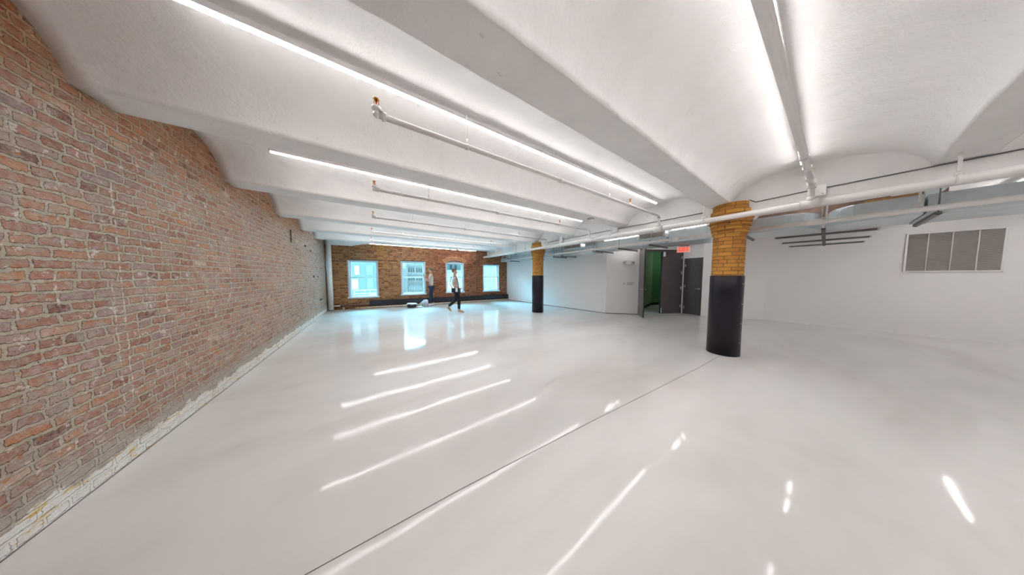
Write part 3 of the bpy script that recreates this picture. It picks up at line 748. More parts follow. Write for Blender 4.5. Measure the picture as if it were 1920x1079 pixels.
# conduit along the girder with boxes
t = thing('conduit', 'thin grey conduit clipped along the white girder above the main pipe', 'conduit')
m = MB(); m.path([(XG0 - 0.012, -6.0, 2.70), (XG0 - 0.012, -0.3, 2.69), (XG0 - 0.012, 0.05, 2.69)], 0.007, 8); m.path([(XG0 - 0.012, 0.2, 2.69), (XG0 - 0.012, 0.7, 2.675), (XG0 - 0.14, 0.75, 2.70)], 0.007, 8)
m.path([(XG0 - 0.012, 1.35, 2.66), (XG0 - 0.012, 3.05, 2.665)], 0.007, 8); m.path([(XG0 - 0.012, 3.2, 2.665), (XG0 - 0.012, 5.9, 2.66)], 0.007, 8); m.build('conduit_run', 'strut', t)
for y, z, lab in ((0.12, 2.655, 'white junction box behind the branch pipe riser at the right'), (3.12, 2.655, 'white junction box on the girder above the slotted diffuser'), (5.0, 2.64, 'small white junction box on the girder right of the far column')):
    m = MB(); m.box((XG0 - 0.05, y - 0.075, z - 0.075), (XG0, y + 0.075, z + 0.075)); o = m.build('junction_box', 'white_plastic', bevel=0.004); tag(o, lab, 'junction box')
    m = MB(); m.box((XG0 - 0.055, y - 0.07, z - 0.07), (XG0 - 0.05, y + 0.07, z + 0.07)); m.build('cover_plate', 'white_pipe', o)
    m = MB()
    for a_, b_ in ((-.05, -.05), (.05, .05)): m.ball((XG0 - 0.056, y + a_, z + b_), 0.006)
    m.build('screw', 'strut', o)
# smoke detectors
for x, y, z, lab in ((4.05, 2.94, SOFF, 'white round smoke detector at the end of the second strip light'), (3.27, 6.95, 2.93, 'small white round smoke detector on a far vault near the windows')):
    t = thing('smoke_detector', lab, 'smoke detector', (x, y, z + 0.005))
    m = MB(); m.lathe([(0.045, -0.055), (0.062, -0.045), (0.066, -0.022)], seg=28); m.build('detector_head', 'white_plastic', t)
    m = MB(); m.lathe([(0.072, -0.022), (0.074, 0.0)], seg=28); m.build('base_ring', 'switch', t)
for x, y, z, lab in ((4.6, 9.70, SOFF, 'left'), (4.95, 9.70, SOFF, 'right')):
    m = MB(); m.lathe([(0.05, -0.05), (0.07, -0.03), (0.075, 0.006)], (x - 1.6, y, z), seg=24); tag(m.build('ceiling_sensor', 'white_plastic'), 'tiny white ceiling sensor near the windows, %s one of the pair' % lab, 'sensor')

# ------------------------------------------------------------------ ducts
def duct(name, plan, z0, z1, label, seams=(), group=None):
    """plan outline in x,y extruded between z0 and z1"""
    t = thing(name, label, 'duct', (0, 0, 0), group=group)
    m = MB(); m.prism(plan, z0, z1); m.build('duct_body', 'duct', t, bevel=0.006)
    for y in seams:
        m = MB(); x0 = min(p[0] for p in plan); x1 = max(p[0] for p in plan)
        m.box((x0 - 0.012, y - 0.012, z0 - 0.012), (x1 + 0.012, y + 0.012, z0 + 0.002)); m.box((x0 - 0.012, y - 0.012, z0), (x0 + 0.002, y + 0.012, z1 + 0.004))
        m.build('duct_flange', 'duct', t)
    return t
XF, XK, DZ0, DZ1 = 6.42, 7.42, 2.305, 2.585
def curved_end(y_end, y_start, sgn):
    """front edge bending back into the joint"""
    pts = []
    for k in range(13):
        a = math.pi / 2 * k / 12
        pts.append((XF + 0.62 * (1 - math.cos(a)) ** 1.6, y_start + (y_end - y_start) * math.sin(a)))
    return pts
e1 = curved_end(0.10, 0.85, -1)
duct('air_duct', [(XK, 2.30), (XF, 2.30)] + e1 + [(XK, 0.10)], DZ0, DZ1, 'galvanised duct right behind the near column, its end curving back to the joint')
e2 = curved_end(0.02, -0.55, 1)
duct('air_duct', [(XK, -0.72), (XF, -0.72)] + e2 + [(XK, 0.02)], DZ0, DZ1, 'short galvanised duct right of the joint, its left end curving back')
duct('air_duct', [(XF, -0.74), (XF, -6.1), (XK + 0.1, -6.1), (XK + 0.1, -0.74)], DZ0, DZ1 - 0.016, 'long galvanised duct leaving the picture at the right edge', seams=(-0.86, -1.5, -3.0, -4.5))
duct('air_duct', [(XF - 0.04, 2.34), (XF - 0.04, 4.45), (7.2, 4.45), (7.2, 4.0), (7.40, 2.34)], DZ0, DZ1 - 0.02, 'galvanised duct above the open door leaf, behind the slotted diffuser', seams=(3.1, 3.75))
duct('air_duct', [(6.28, 4.48), (6.28, 7.4), (6.62, 7.4), (6.96, 4.48)], 2.235, 2.50, 'galvanised duct running along the top of the white side wall', seams=(5.75, 6.6))
duct('air_duct', [(6.16, 7.42), (6.16, 9.5), (6.44, 9.5), (6.58, 7.42)], 2.235, 2.46, 'farthest galvanised duct, ending near the rightmost window', seams=(8.4,))
m = MB(); m.box((6.00, 9.55, 2.21), (6.52, 10.15, 2.40)); o = tag(m.build('duct_end_box', 'duct', bevel=0.006), 'small metal duct box hanging in front of the far brick wall', 'duct box')
m = MB()
for a in ((5.97, 9.53), (5.97, 9.98)):
    m.box((a[0], a[1], 2.20), (a[0] + 0.02, a[1] + 0.02, 2.50))
m.box((5.97, 9.53, 2.48), (5.99, 10.0, 2.50)); m.tube((6.2, 9.7, 2.39), (6.2, 9.7, 2.72), 0.007, seg=8); m.build('bracket', 'white_pipe', o)
# sagging strut frame at the joint
t = thing('strut_frame', 'dark metal strut with three cross rails hanging below the duct joint', 'strut frame')
m = MB(); m.box((6.45, 0.03, 2.235), (9.95, 0.075, 2.262)); m.build('carrier', 'dark_metal', t)
for x, ya, yb in ((7.52, 0.66, -0.49), (8.85, 0.66, -0.50), (10.05, 0.62, -0.50)):
    m = MB(); m.box((x - 0.02, yb, 2.262), (x + 0.02, ya, 2.30)); r_ = m.build('cross_rail', 'strut', t)
    m = MB(); m.box((x - 0.024, yb - 0.01, 2.258), (x + 0.024, yb + 0.012, 2.304)); m.box((x - 0.024, ya - 0.012, 2.258), (x + 0.024, ya + 0.01, 2.304)); m.build('rail_cap', 'steel', r_)
m = MB()
for x, dy in ((6.46, 0.03), (6.46, 0.075)): m.tube((x, dy, 2.25), (x, dy, 3.09), 0.006, seg=8)
m.tube((8.85, 0.05, 2.25), (8.85, 0.05, 3.09), 0.006, seg=8)
m.build('hanger_rod', 'steel', t)
# trapeze hangers
def trapeze(y, x0, x1, z, ztop, label, group=None):
    t = thing('trapeze_hanger', label, 'duct hanger', (0, y, 0))
    m = MB(); m.box((x0, -0.021, z - 0.035), (x1, 0.021, z)); m.build('strut_bar', 'strut', t)
    for x in (x0 + 0.03, x1 - 0.03):
        m = MB(); m.tube((x, 0, z - 0.045), (x, 0, ztop), 0.0065, seg=8); m.tube((x, 0, z - 0.045), (x, 0, z - 0.033), 0.014, seg=6); m.build('threaded_rod', 'strut', t)
TR = [(-0.80, 6.30, 7.60, DZ0, 'right of the duct joint, below the long right-hand duct'), (0.98, 6.30, 7.50, DZ0, 'partly hidden by the near column capital'),
      (2.36 + 0.33, 6.30, 7.44, DZ0, 'above the exit sign'), (3.56, 6.30, 7.46, DZ0 - 0.01, 'right above the angled wall'), (4.32, 6.26, 7.30, DZ0 - 0.02, 'above the corner of the angled wall'),
      (5.80, 6.20, 7.08, 2.235, 'at the middle of the white side wall'), (6.25, 6.20, 7.0, 2.235, 'just left of the wall duct seam'), (7.52, 6.10, 6.84, 2.235, 'just right of the far column'),
      (9.28, 6.08, 6.64, 2.235, 'left of the far column'), ]
for y, x0, x1, z, lab in TR: trapeze(y, x0, x1, z, 2.72, 'dark strut hanger carrying the duct, ' + lab)
# slotted diffusers
def diffuser_box(y0, y1, z0, z1, x, label):
    t = thing('slot_diffuser', label, 'air diffuser')
    m = MB(); m.box((x + 0.012, y0, z0), (6.27, y1, z1)); m.build('diffuser_box', 'duct', t)
    m = MB(); m.box((x + 0.004, y0 + 0.04, z0 + 0.02), (x + 0.012, y1 - 0.04, z1 - 0.02)); m.build('grille_back', 'grille_dark', t)
    m = MB(); n = 34
    for i in range(n):
        yy = y0 + 0.05 + (y1 - y0 - 0.1) * i / (n - 1); m.box((x - 0.002, yy - 0.003, z0 + 0.02), (x + 0.005, yy + 0.003, z1 - 0.02))
    m.build('louvre', 'grille', t)
    m = MB(); m.box((x - 0.006, y0, z0), (x + 0.012, y1, z0 + 0.02)); m.box((x - 0.006, y0, z1 - 0.02), (x + 0.012, y1, z1)); m.box((x - 0.006, y0, z0), (x + 0.012, y0 + 0.04, z1)); m.box((x - 0.006, y1 - 0.04, z0), (x + 0.012, y1, z1))
    ym = (y0 + y1) / 2; m.box((x - 0.006, ym - 0.008, z0), (x + 0.012, ym + 0.008, z1)); m.build('diffuser_frame', 'white_plastic', t)
    m = MB(); m.box((x - 0.06, y0 - 0.02, z0 - 0.035), (x + 0.05, y1 + 0.05, z0 - 0.02)); m.build('drip_tray', 'duct', t)
    for yy in (y0 + 0.06, y1 - 0.06):
        m = MB(); m.tube((6.2, yy, z1 - 0.01), (6.2, yy, 3.02), 0.005, seg=8); m.build('hanger_rod', 'strut', t)
diffuser_box(2.27, 2.90, 2.435, 2.580, 6.12, 'metal box with brown slotted grille above the open door leaf')
diffuser_box(4.75, 5.55, 2.435, 2.56, 6.02, 'metal box with dark slotted grille right of the far column')

# ------------------------------------------------------------------ right wall grille
mwg, Lg = frame_mat_box(C5, C6)
# wall local frame: x along wall towards the viewer's right, -y into the room
g0 = 2.13; gw = 1.02; z0, z1 = 1.535, 2.465
t = thing('wall_grille', 'large beige louvred air grille high on the right white wall', 'air grille'); t.matrix_world = mwg
m = MB(); m.box((g0, -0.012, z0), (g0 + gw, -0.001, z1)); m.build('grille_backing', 'grille_dark', t)
m = MB()
for a in ((g0, z0, g0 + gw, z0 + 0.028), (g0, z1 - 0.028, g0 + gw, z1), (g0, z0, g0 + 0.028, z1), (g0 + gw - 0.028, z0, g0 + gw, z1)):
    m.box((a[0], -0.03, a[1]), (a[2], -0.001, a[3]))
m.build('grille_frame', 'wall', t, bevel=0.003)
for q in (0.25, 0.5, 0.75):
    m = MB(); m.box((g0 + gw*q - 0.007, -0.029, z0 + 0.028), (g0 + gw*q + 0.007, -0.012, z1 - 0.028)); m.build('mullion', 'grille', t)
n = 46
for i in range(n):
    z = z0 + 0.04 + (z1 - z0 - 0.08) * i / (n - 1)
    m = MB(); mt = Matrix.Translation((g0 + gw/2, -0.018, z)) @ Matrix.Rotation(R(38), 4, 'X'); m.box((-gw/2 + 0.028, -0.009, -0.0012), (gw/2 - 0.028, 0.009, 0.0012), mt); m.build('louvre', 'grille', t)

# ------------------------------------------------------------------ things on the angled wall
mwa, La = frame_mat_box(C1, C2)
t = thing('emergency_light', 'white emergency light with two lamp heads on the angled wall', 'emergency light'); t.matrix_world = mwa
cx = 0.74; cz = 1.92
m = MB(); m.box((cx - 0.09, -0.07, cz - 0.06), (cx + 0.09, -0.001, cz + 0.075)); m.build('housing', 'white_plastic', t, bevel=0.01)
for s_ in (-1, 1):
    m = MB(); m.tube((cx + s_*0.12, -0.03, cz + 0.01), (cx + s_*0.15, -0.10, cz - 0.005), 0.035, 0.055, seg=20); m.tube((cx + s_*0.08, -0.04, cz + 0.01), (cx + s_*0.12, -0.04, cz + 0.01), 0.014)
    h_ = m.build('lamp_head', 'white_plastic', t); m = MB(); m.tube((cx + s_*0.1498, -0.0995, cz - 0.005), (cx + s_*0.152, -0.104, cz - 0.006), 0.046, seg=20); m.build('lens', 'switch', h_)
t = thing('switch_plate', 'wide grey four-gang switch plate on the angled wall', 'light switch'); t.matrix_world = mwa
m = MB(); m.box((0.74, -0.008, 1.10), (0.94, -0.0005, 1.20)); m.build('plate', 'switch', t, bevel=0.002)
for k in range(4):
    m = MB(); m.box((0.758 + k*0.046, -0.013, 1.12), (0.786 + k*0.046, -0.008, 1.18)); m.build('rocker', 'white_plastic', t, bevel=0.002)
t = thing('switch_plate', 'small single switch plate left of the four-gang one', 'light switch'); t.matrix_world = mwa
m = MB(); m.box((0.60, -0.008, 1.10), (0.645, -0.0005, 1.19)); m.build('plate', 'switch', t, bevel=0.002)
m = MB(); m.box((0.612, -0.013, 1.125), (0.633, -0.008, 1.165)); m.build('rocker', 'white_plastic', t, bevel=0.002)

# ------------------------------------------------------------------ exit sign
ev = Vector((8.02, 2.62, 0)); ew = Vector((8.02, 2.36, 0))
mex = Matrix.Translation((7.98, 2.62, 2.165)) @ Matrix.Rotation(R(-62), 4, 'Z')
t = thing('exit_sign', 'red EXIT sign hanging from the ceiling in front of the doors', 'exit sign'); t.matrix_world = mex
W_, H_ = 0.33, 0.185
m = MB(); m.box((0, -0.006, 0), (W_, 0.006, H_)); m.build('sign_panel', emit('exit_panel', (0.62, 0.30, 0.25), 0.10), t, bevel=0.003)
m = MB(); m.box((0.03, -0.02, H_), (W_ - 0.03, 0.02, H_ + 0.035)); m.build('sign_mount', 'strut', t, bevel=0.003)
m = MB(); m.tube((W_/2, 0, H_ + 0.03), (W_/2, 0, 0.86), 0.008); m.build('sign_stem', 'strut', t)
red = emit('exit_letters', (0.95, 0.035, 0.004), 0.38)
def bar(mm, x0, z0, x1, z1, w_=0.017):
    a = Vector((x0, 0, z0)); b = Vector((x1, 0, z1)); d = (b-a).normalized(); n = Vector((-d.z, 0, d.x)) * w_/2
    mm.prismy([((a-n).x, (a-n).z), ((b-n).x, (b-n).z), ((b+n).x, (b+n).z), ((a+n).x, (a+n).z)], -0.010, -0.0062)
x = 0.045; zb, zt = 0.03, 0.155
def letter(ch, x, w_):
    m = MB(); q = 0.0085
    if ch == 'E':
        bar(m, x+q, zb, x+q, zt); bar(m, x, zb+q, x+w_, zb+q); bar(m, x, zt-q, x+w_, zt-q); bar(m, x, (zb+zt)/2, x+w_*0.85, (zb+zt)/2)
    if ch == 'X': bar(m, x, zb, x+w_, zt, 0.019); bar(m, x, zt, x+w_, zb, 0.019)
    if ch == 'I': bar(m, x+w_/2, zb, x+w_/2, zt)
    if ch == 'T': bar(m, x+w_/2, zb, x+w_/2, zt); bar(m, x, zt-q, x+w_, zt-q)
    m.build('letter', red, t)
letter('E', 0.045, 0.055); letter('X', 0.115, 0.062); letter('I', 0.19, 0.017); letter('T', 0.222, 0.062)

# ------------------------------------------------------------------ along the window wall
t = thing('corner_pipe', 'thick white vertical pipe in the corner between the two brick walls', 'pipe', (-1.50, 11.20, 0))
m = MB(); m.tube((0, 0, 0.0), (0, 0, 2.90), 0.088, seg=28); m.build('pipe', 'white_pipe', t)
m = MB(); m.lathe([(0.089, 0.0), (0.105, 0.0), (0.10, 0.03), (0.089, 0.035)], seg=28); m.build('floor_collar', 'strut', t)
h = thing('baseboard_heater', 'long low dark heater cover under the windows', 'heater'); h.matrix_world = WM
m = MB(); m.box((1.46, -0.14, 0.085), (8.33, -0.125, 0.335)); m.box((1.46, -0.14, 0.325), (8.33, -0.002, 0.335)); m.build('cover', 'heater', h, bevel=0.004)
m = MB(); m.box((1.455, -0.142, 0.085), (1.47, -0.002, 0.337)); m.build('end_panel', 'heater', h); m = MB(); m.box((8.32, -0.142, 0.085), (8.335, -0.002, 0.337)); m.build('end_panel', 'heater', h)
m = MB(); m.tube((1.47, -0.06, 0.19), (8.3, -0.06, 0.19), 0.02); m.build('heating_element', 'rust', h)
for s_ in (2.6, 4.2, 5.9, 7.5):
    m = MB(); m.box((s_, -0.12, 0.0), (s_ + 0.03, -0.04, 0.325)); m.build('bracket', 'dark_metal', h)
fp = thing('floor_pipe', 'cream pipe lying along the floor under the dark heater', 'pipe'); fp.matrix_world = WM
m = MB(); m.path([(0.72, -0.10, 0.16), (0.74, -0.17, 0.07), (0.95, -0.19, 0.045)], 0.022); m.build('elbow', 'rust', fp)
m = MB(); m.tube((0.95, -0.19, 0.045), (3.05, -0.19, 0.045), 0.034); m.tube((3.62, -0.19, 0.045), (8.22, -0.19, 0.045), 0.034); m.build('pipe', 'tan_pipe', fp)
m = MB(); m.tube((3.05, -0.19, 0.045), (3.62, -0.19, 0.045), 0.036); m.build('yellow_section', 'yellow_pipe', fp)
for s_ in (1.1, 1.6, 2.2, 3.0, 5.2, 6.9):
    m = MB(); m.tube((s_, -0.19, 0.045), (s_ + 0.045, -0.19, 0.045), 0.041); m.tube((s_ + 0.02, -0.19, 0.045), (s_ + 0.02, -0.19, 0.10), 0.007, seg=8); m.build('pipe_clamp', 'tan_pipe' if s_ > 1.7 else 'yellow_pipe', fp)
hp = thing('heating_pipe', 'old brown heating pipe with valves left of the heater cover', 'pipe'); hp.matrix_world = WM
m = MB(); m.tube((0.42, -0.10, 0.17), (1.45, -0.10, 0.20), 0.032); m.build('pipe', 'rust', hp)
m = MB(); m.tube((0.225, -0.12, 0.17), (0.42, -0.10, 0.17), 0.026); m.build('white_section', 'white_pipe', hp)
for s_ in (0.53, 1.12):
    m = MB(); m.ball((s_, -0.10, 0.185), 0.045); m.tube((s_, -0.10, 0.0), (s_, -0.10, 0.18), 0.014); m.tube((s_, -0.10, 0.2), (s_, -0.10, 0.27), 0.010); v_ = m.build('valve', 'rust', hp)
    m = MB(); m.lathe([(0.012, 0.265), (0.034, 0.27), (0.034, 0.285), (0.012, 0.29)], (s_, -0.10, 0), 18); m.build('hand_wheel', 'dark_metal', v_)
m = MB(); m.tube((0.53, -0.10, 0.0), (0.53, -0.10, 0.10), 0.026); m.build('white_foot', 'white_pipe', hp)
cd = thing('wall_conduit', 'thin vertical grey conduit on the far brick wall left of the rightmost window', 'conduit'); cd.matrix_world = WM
m = MB(); m.tube((6.42, -0.014, 0.34), (6.42, -0.014, 2.62), 0.013); m.build('conduit_run', 'rust', cd)
for z in (0.8, 1.5, 2.2):
    m = MB(); m.box((6.385, -0.008, z - 0.012), (6.455, -0.0005, z + 0.012)); m.build('strap', 'strut', cd)

# ------------------------------------------------------------------ skinned shapes (people)
def skin(name, nodes, edges, mat, parent, root=None, sub=2):
    """nodes: {key:(pos, radius or (rx,ry))}"""
    keys = list(nodes); me = bpy.data.meshes.new(name)
    me.from_pydata([nodes[k][0] for k in keys], [(keys.index(a), keys.index(b)) for a, b in edges], [])
    o = bpy.data.objects.new(name, me); COL.objects.link(o)
    md = o.modifiers.new('skin', 'SKIN'); md.use_smooth_shade = True; md.branch_smoothing = 0.6
    sv = me.skin_vertices[0].data
    for i, k in enumerate(keys):
        r = nodes[k][1]; sv[i].radius = r if isinstance(r, tuple) else (r, r); sv[i].use_root = (k == (root or keys[0]))
    ss = o.modifiers.new('sub', 'SUBSURF'); ss.levels = sub; ss.render_levels = sub
    dg = bpy.context.evaluated_depsgraph_get(); dg.update()
    m2 = bpy.data.meshes.new_from_object(o.evaluated_get(dg)); o.modifiers.clear(); o.data = m2
    m2.materials.clear(); m2.materials.append(M[mat])
    for p in m2.polygons: p.use_smooth = True
    o.parent = parent; return o

def hand(nodes, edges, wrist, d, side, pre, curl=0.5):
    """palm and five fingers; d = direction of forearm, side = thumb direction"""
    d = Vector(d).normalized(); side = Vector(side).normalized(); up = d.cross(side).normalized(); w0 = Vector(wrist[1])
    nodes[pre+'palm'] = (tuple(w0 + d*0.05), (0.030, 0.017)); edges.append((wrist[0], pre+'palm'))
    for i, (off, ln) in enumerate(((0.028, 0.062), (0.010, 0.072), (-0.010, 0.068), (-0.028, 0.052))):
        b = w0 + d*0.082 + side*off; c = b + d*ln*0.5 + up*ln*curl*0.25; e = c + d*ln*0.35 + up*ln*curl*0.55
        nodes[pre+'f%da' % i] = (tuple(b), 0.0095); nodes[pre+'f%db' % i] = (tuple(c), 0.0085); nodes[pre+'f%dc' % i] = (tuple(e), 0.0075)
        edges += [(pre+'palm', pre+'f%da' % i), (pre+'f%da' % i, pre+'f%db' % i), (pre+'f%db' % i, pre+'f%dc' % i)]
    b = w0 + d*0.035 + side*0.034; c = b + d*0.032 + side*0.016 + up*0.008
    nodes[pre+'ta'] = (tuple(b), 0.011); nodes[pre+'tb'] = (tuple(c), 0.009); edges += [(pre+'palm', pre+'ta'), (pre+'ta', pre+'tb')]

def person(label, loc, rz, J, mats, hair, group=None, scale=1.0):
    """J: joints in local frame, +x is forward"""
    t = thing('person', label, 'person', loc, rz); t.scale = (scale,)*3
    V = Vector
    n = {'pel': (J['pel'], (0.13, 0.10)), 'waist': (J['waist'], (0.115, 0.09)), 'chest': (J['chest'], (0.145, 0.105)), 'neckb': (J['neckb'], 0.062), 'neck': (J['neck'], 0.052),
         'jaw': (J['jaw'], (0.062, 0.070)), 'head': (J['head'], (0.074, 0.090)), 'crown': (J['crown'], (0.062, 0.075))}
    e = [('pel', 'waist'), ('waist', 'chest'), ('chest', 'neckb'), ('neckb', 'neck'), ('neck', 'jaw'), ('jaw', 'head'), ('head', 'crown')]
    for s_ in 'lr':
        n['sh'+s_] = (J['sh'+s_], 0.055); n['el'+s_] = (J['el'+s_], 0.039); n['wr'+s_] = (J['wr'+s_], 0.024)
        e += [('chest', 'sh'+s_), ('sh'+s_, 'el'+s_), ('el'+s_, 'wr'+s_)]
        dd_ = V(J['wr'+s_]) - V(J['el'+s_]); sd = V((0, -1 if s_ == 'l' else 1, 0.35)); sd = (sd - dd_.normalized()*sd.dot(dd_.normalized()))
        hand(n, e, ('wr'+s_, J['wr'+s_]), dd_, sd, s_, 0.7)
        n['hip'+s_] = (J['hip'+s_], 0.088); n['kn'+s_] = (J['kn'+s_], 0.055); n['an'+s_] = (J['an'+s_], 0.038); n['ball'+s_] = (J['ball'+s_], (0.042, 0.026))
        e += [('pel', 'hip'+s_), ('hip'+s_, 'kn'+s_), ('kn'+s_, 'an'+s_), ('an'+s_, 'ball'+s_)]
    body = skin('body', n, e, 'skin', t, 'pel')
    # face
    hx = V(J['head']); f = V(J['look']).normalized(); sd = f.cross(V((0, 0, 1))).normalized()
    m = MB(); m.ball(hx + f*0.090 + V((0, 0, -0.022)), 0.016, (1, 0.8, 1.3)); m.build('nose', 'skin', t)
    for s_ in (-1, 1):
        m = MB(); m.ball(hx + f*0.080 + sd*0.031*s_ + V((0, 0, 0.005)), 0.011); m.build('eye', 'hair_brown', t)
        m = MB(); m.ball(hx + sd*0.080*s_ + V((0, 0, -0.012)), 0.026, (0.7, 0.5, 1.2)); m.build('ear', 'skin', t)
    m = MB(); m.ball(hx + f*0.078 + V((0, 0, -0.062)), 0.02, (0.6, 1.1, 0.35)); m.build('mouth', 'arch_brick', t)
    m = MB(); m.ball(hx - f*0.018 + V((0, 0, 0.035)), 0.096, (1.0, 0.92, 0.95), 24)
    bmesh.ops.delete(m.b, geom=[v for v in m.b.verts if (v.co - hx).dot(f) > 0.045 and v.co.z < hx.z + 0.055 or v.co.z < hx.z - 0.05], context='VERTS')
    hr = m.build('hair', hair, t); md = hr.modifiers.new('s', 'SOLIDIFY'); md.thickness = 0.012
    # clothes follow the same joints a little wider
    k = 0.016
    sn = {'w': (tuple(V(J['pel']) + V((0, 0, -0.03))), (0.142, 0.118)), 'waist': (J['waist'], (0.138, 0.110)), 'chest': (J['chest'], (0.166, 0.126)), 'nb': (tuple(V(J['neckb']) - V((0, 0, 0.02))), 0.078)}
    se = [('w', 'waist'), ('waist', 'chest'), ('chest', 'nb')]
    for s_ in 'lr':
        a = V(J['sh'+s_]); b = V(J['el'+s_]); c = V(J['wr'+s_])
        sn['s'+s_] = (tuple(a), 0.073); se.append(('chest', 's'+s_))
        if mats['sleeve'] == 'long': sn['e'+s_] = (tuple(b), 0.055); sn['c'+s_] = (tuple(b.lerp(c, 0.85)), 0.042); se += [('s'+s_, 'e'+s_), ('e'+s_, 'c'+s_)]
        else: sn['e'+s_] = (tuple(a.lerp(b, 0.65)), 0.062); se.append(('s'+s_, 'e'+s_))
    skin('shirt', sn, se, mats['shirt'], t, 'w')
    tn = {'p': (J['pel'], (0.125, 0.105))}; te = []
    for s_ in 'lr':
        tn['h'+s_] = (J['hip'+s_], 0.098); tn['k'+s_] = (J['kn'+s_], 0.072); tn['a'+s_] = (tuple(V(J['an'+s_]) + (V(J['kn'+s_]) - V(J['an'+s_])).normalized()*0.03), 0.057)
        te += [('p', 'h'+s_), ('h'+s_, 'k'+s_), ('k'+s_, 'a'+s_)]
    skin('trousers', tn, te, mats['trousers'], t, 'p')
    for s_ in 'lr':
        a = V(J['an'+s_]); b = V(J['ball'+s_]); fd = (b - a); fd_n = fd.normalized()
        sh = skin('shoe', {'a': (tuple(a - V((0.01, 0, 0.0))), 0.050), 'h': (tuple(a + V((-0.045, 0, -0.04))), 0.040), 'b': (tuple(b), (0.053, 0.036)), 't': (tuple(b + fd_n*0.075 + V((0, 0, 0.004))), (0.043, 0.027))},
                  [('a', 'h'), ('a', 'b'), ('b', 't')], mats['shoe'], t, 'a')
    return t

# person by the window, back half turned, lifting a phone
Jw = dict(pel=(0.0, 0, 0.93), waist=(0.01, 0, 1.10), chest=(0.0, 0, 1.32), neckb=(0.0, 0, 1.47), neck=(0.01, 0, 1.54), jaw=(0.035, 0, 1.60), head=(0.02, 0, 1.67), crown=(0.01, 0, 1.735), look=(1, 0, -0.1),
          shl=(0.0, 0.19, 1.41), ell=(0.12, 0.23, 1.15), wrl=(0.27, 0.10, 1.34), shr=(0.0, -0.19, 1.41), elr=(0.12, -0.23, 1.15), wrr=(0.28, -0.08, 1.34),
          hipl=(0.0, 0.09, 0.86), knl=(0.05, 0.10, 0.48), anl=(-0.01, 0.10, 0.09), balll=(0.12, 0.11, 0.036), hipr=(0.0, -0.09, 0.86), knr=(0.03, -0.10, 0.48), anr=(-0.06, -0.12, 0.09), ballr=(0.07, -0.14, 0.036))
rzw = R(-33.6 + 180 + 15)
pw = person('standing person in beige top and navy trousers beside the second window, arms raised', (2.30, 10.46, 0), rzw, Jw, dict(shirt='beige_shirt', trousers='navy', shoe='white_cloth', sleeve='short'), 'hair_grey', scale=1.02)
mph = pw.matrix_basis
m = MB(); m.box((0.335, -0.04, 1.37), (0.345, 0.05, 1.52)); ph = m.build('phone', 'bag_black', bevel=0.006)
ph.location = (2.30, 10.46, 0.03); ph.rotation_euler = (0, 0, rzw); tag(ph, 'small dark phone held up by the standing person', 'phone')
# walking person
Jp = dict(pel=(0.0, 0, 0.89), waist=(-0.02, 0, 1.05), chest=(-0.06, 0, 1.26), neckb=(-0.085, 0, 1.41), neck=(-0.085, 0, 1.48), jaw=(-0.065, 0, 1.545), head=(-0.085, 0, 1.61), crown=(-0.10, 0, 1.675), look=(1, 0, -0.15),
          shl=(-0.06, 0.18, 1.35), ell=(-0.22, 0.24, 1.12), wrl=(-0.13, 0.24, 0.90), shr=(-0.06, -0.18, 1.35), elr=(-0.08, -0.25, 1.08), wrr=(0.12, -0.20, 0.98),
          hipl=(-0.01, 0.085, 0.83), knl=(-0.10, 0.09, 0.46), anl=(-0.40, 0.09, 0.20), balll=(-0.31, 0.09, 0.075), hipr=(0.01, -0.085, 0.83), knr=(0.09, -0.09, 0.46), anr=(0.09, -0.09, 0.09), ballr=(0.22, -0.09, 0.036))
rzp = R(-33.6)
px0, py0 = 2.72, 8.00
person('walking person in grey shirt, black trousers and tan shoes before the arched window', (px0, py0, 0), rzp, Jp, dict(shirt='grey_shirt', trousers='black_cloth', shoe='tan_shoe', sleeve='short'), 'hair_brown')
t = thing('shoulder_bag', 'black bag with a white flap on the hip of the walking person', 'bag', (px0, py0, 0), rzp)
m = MB(); m.box((-0.14, -0.30, 0.80), (0.16, -0.19, 0.97)); m.build('bag_body', 'bag_black', t, bevel=0.025)
m = MB(); m.box((0.02, -0.312, 0.83), (0.10, -0.295, 0.98)); m.build('flap', 'white_cloth', t, bevel=0.006)
m = MB(); m.path([(0.13, -0.245, 0.96), (0.09, -0.19, 1.18), (-0.02, -0.06, 1.43), (-0.14, 0.06, 1.42)], 0.010, 8); m.path([(-0.12, -0.245, 0.96), (-0.22, -0.19, 1.15), (-0.21, -0.03, 1.38), (-0.14, 0.06, 1.42)], 0.010, 8); m.build('strap', 'bag_black', t)

# ------------------------------------------------------------------ bags on the floor
def softbox(mm, c, s, seed, n=3, amp=0.12):
    g = bmesh.ops.create_icosphere(mm.b, subdivisions=n, radius=1.0)
    for v in g['verts']:
        k = 1 + amp * noise.noise(v.co * 2.1 + Vector((seed, 0, 0)))
        p = v.co.copy(); mx = max(abs(p.x), abs(p.y), abs(p.z)); q = p.lerp(p / mx, 0.45) * k
        v.co = Vector((c[0] + q.x*s[0], c[1] + q.y*s[1], max(0.004, c[2] + q.z*s[2])))
        for f in v.link_faces: f.smooth = True
t = thing('duffel_bag', 'dark bag with a white top lying at the left on the floor below the windows', 'bag', (1.40, 10.28, 0), R(-33))
m = MB(); softbox(m, (0, 0, 0.085), (0.19, 0.14, 0.085), 1); m.build('bag_body', 'bag_black', t)
m = MB(); softbox(m, (-0.02, 0.02, 0.165), (0.21, 0.15, 0.04), 5, amp=0.3); m.build('cloth_top', 'white_cloth', t)
t = thing('backpack', 'white and grey backpack slumped on the floor beside the standing person', 'backpack', (1.94, 10.36, 0), R(-33))
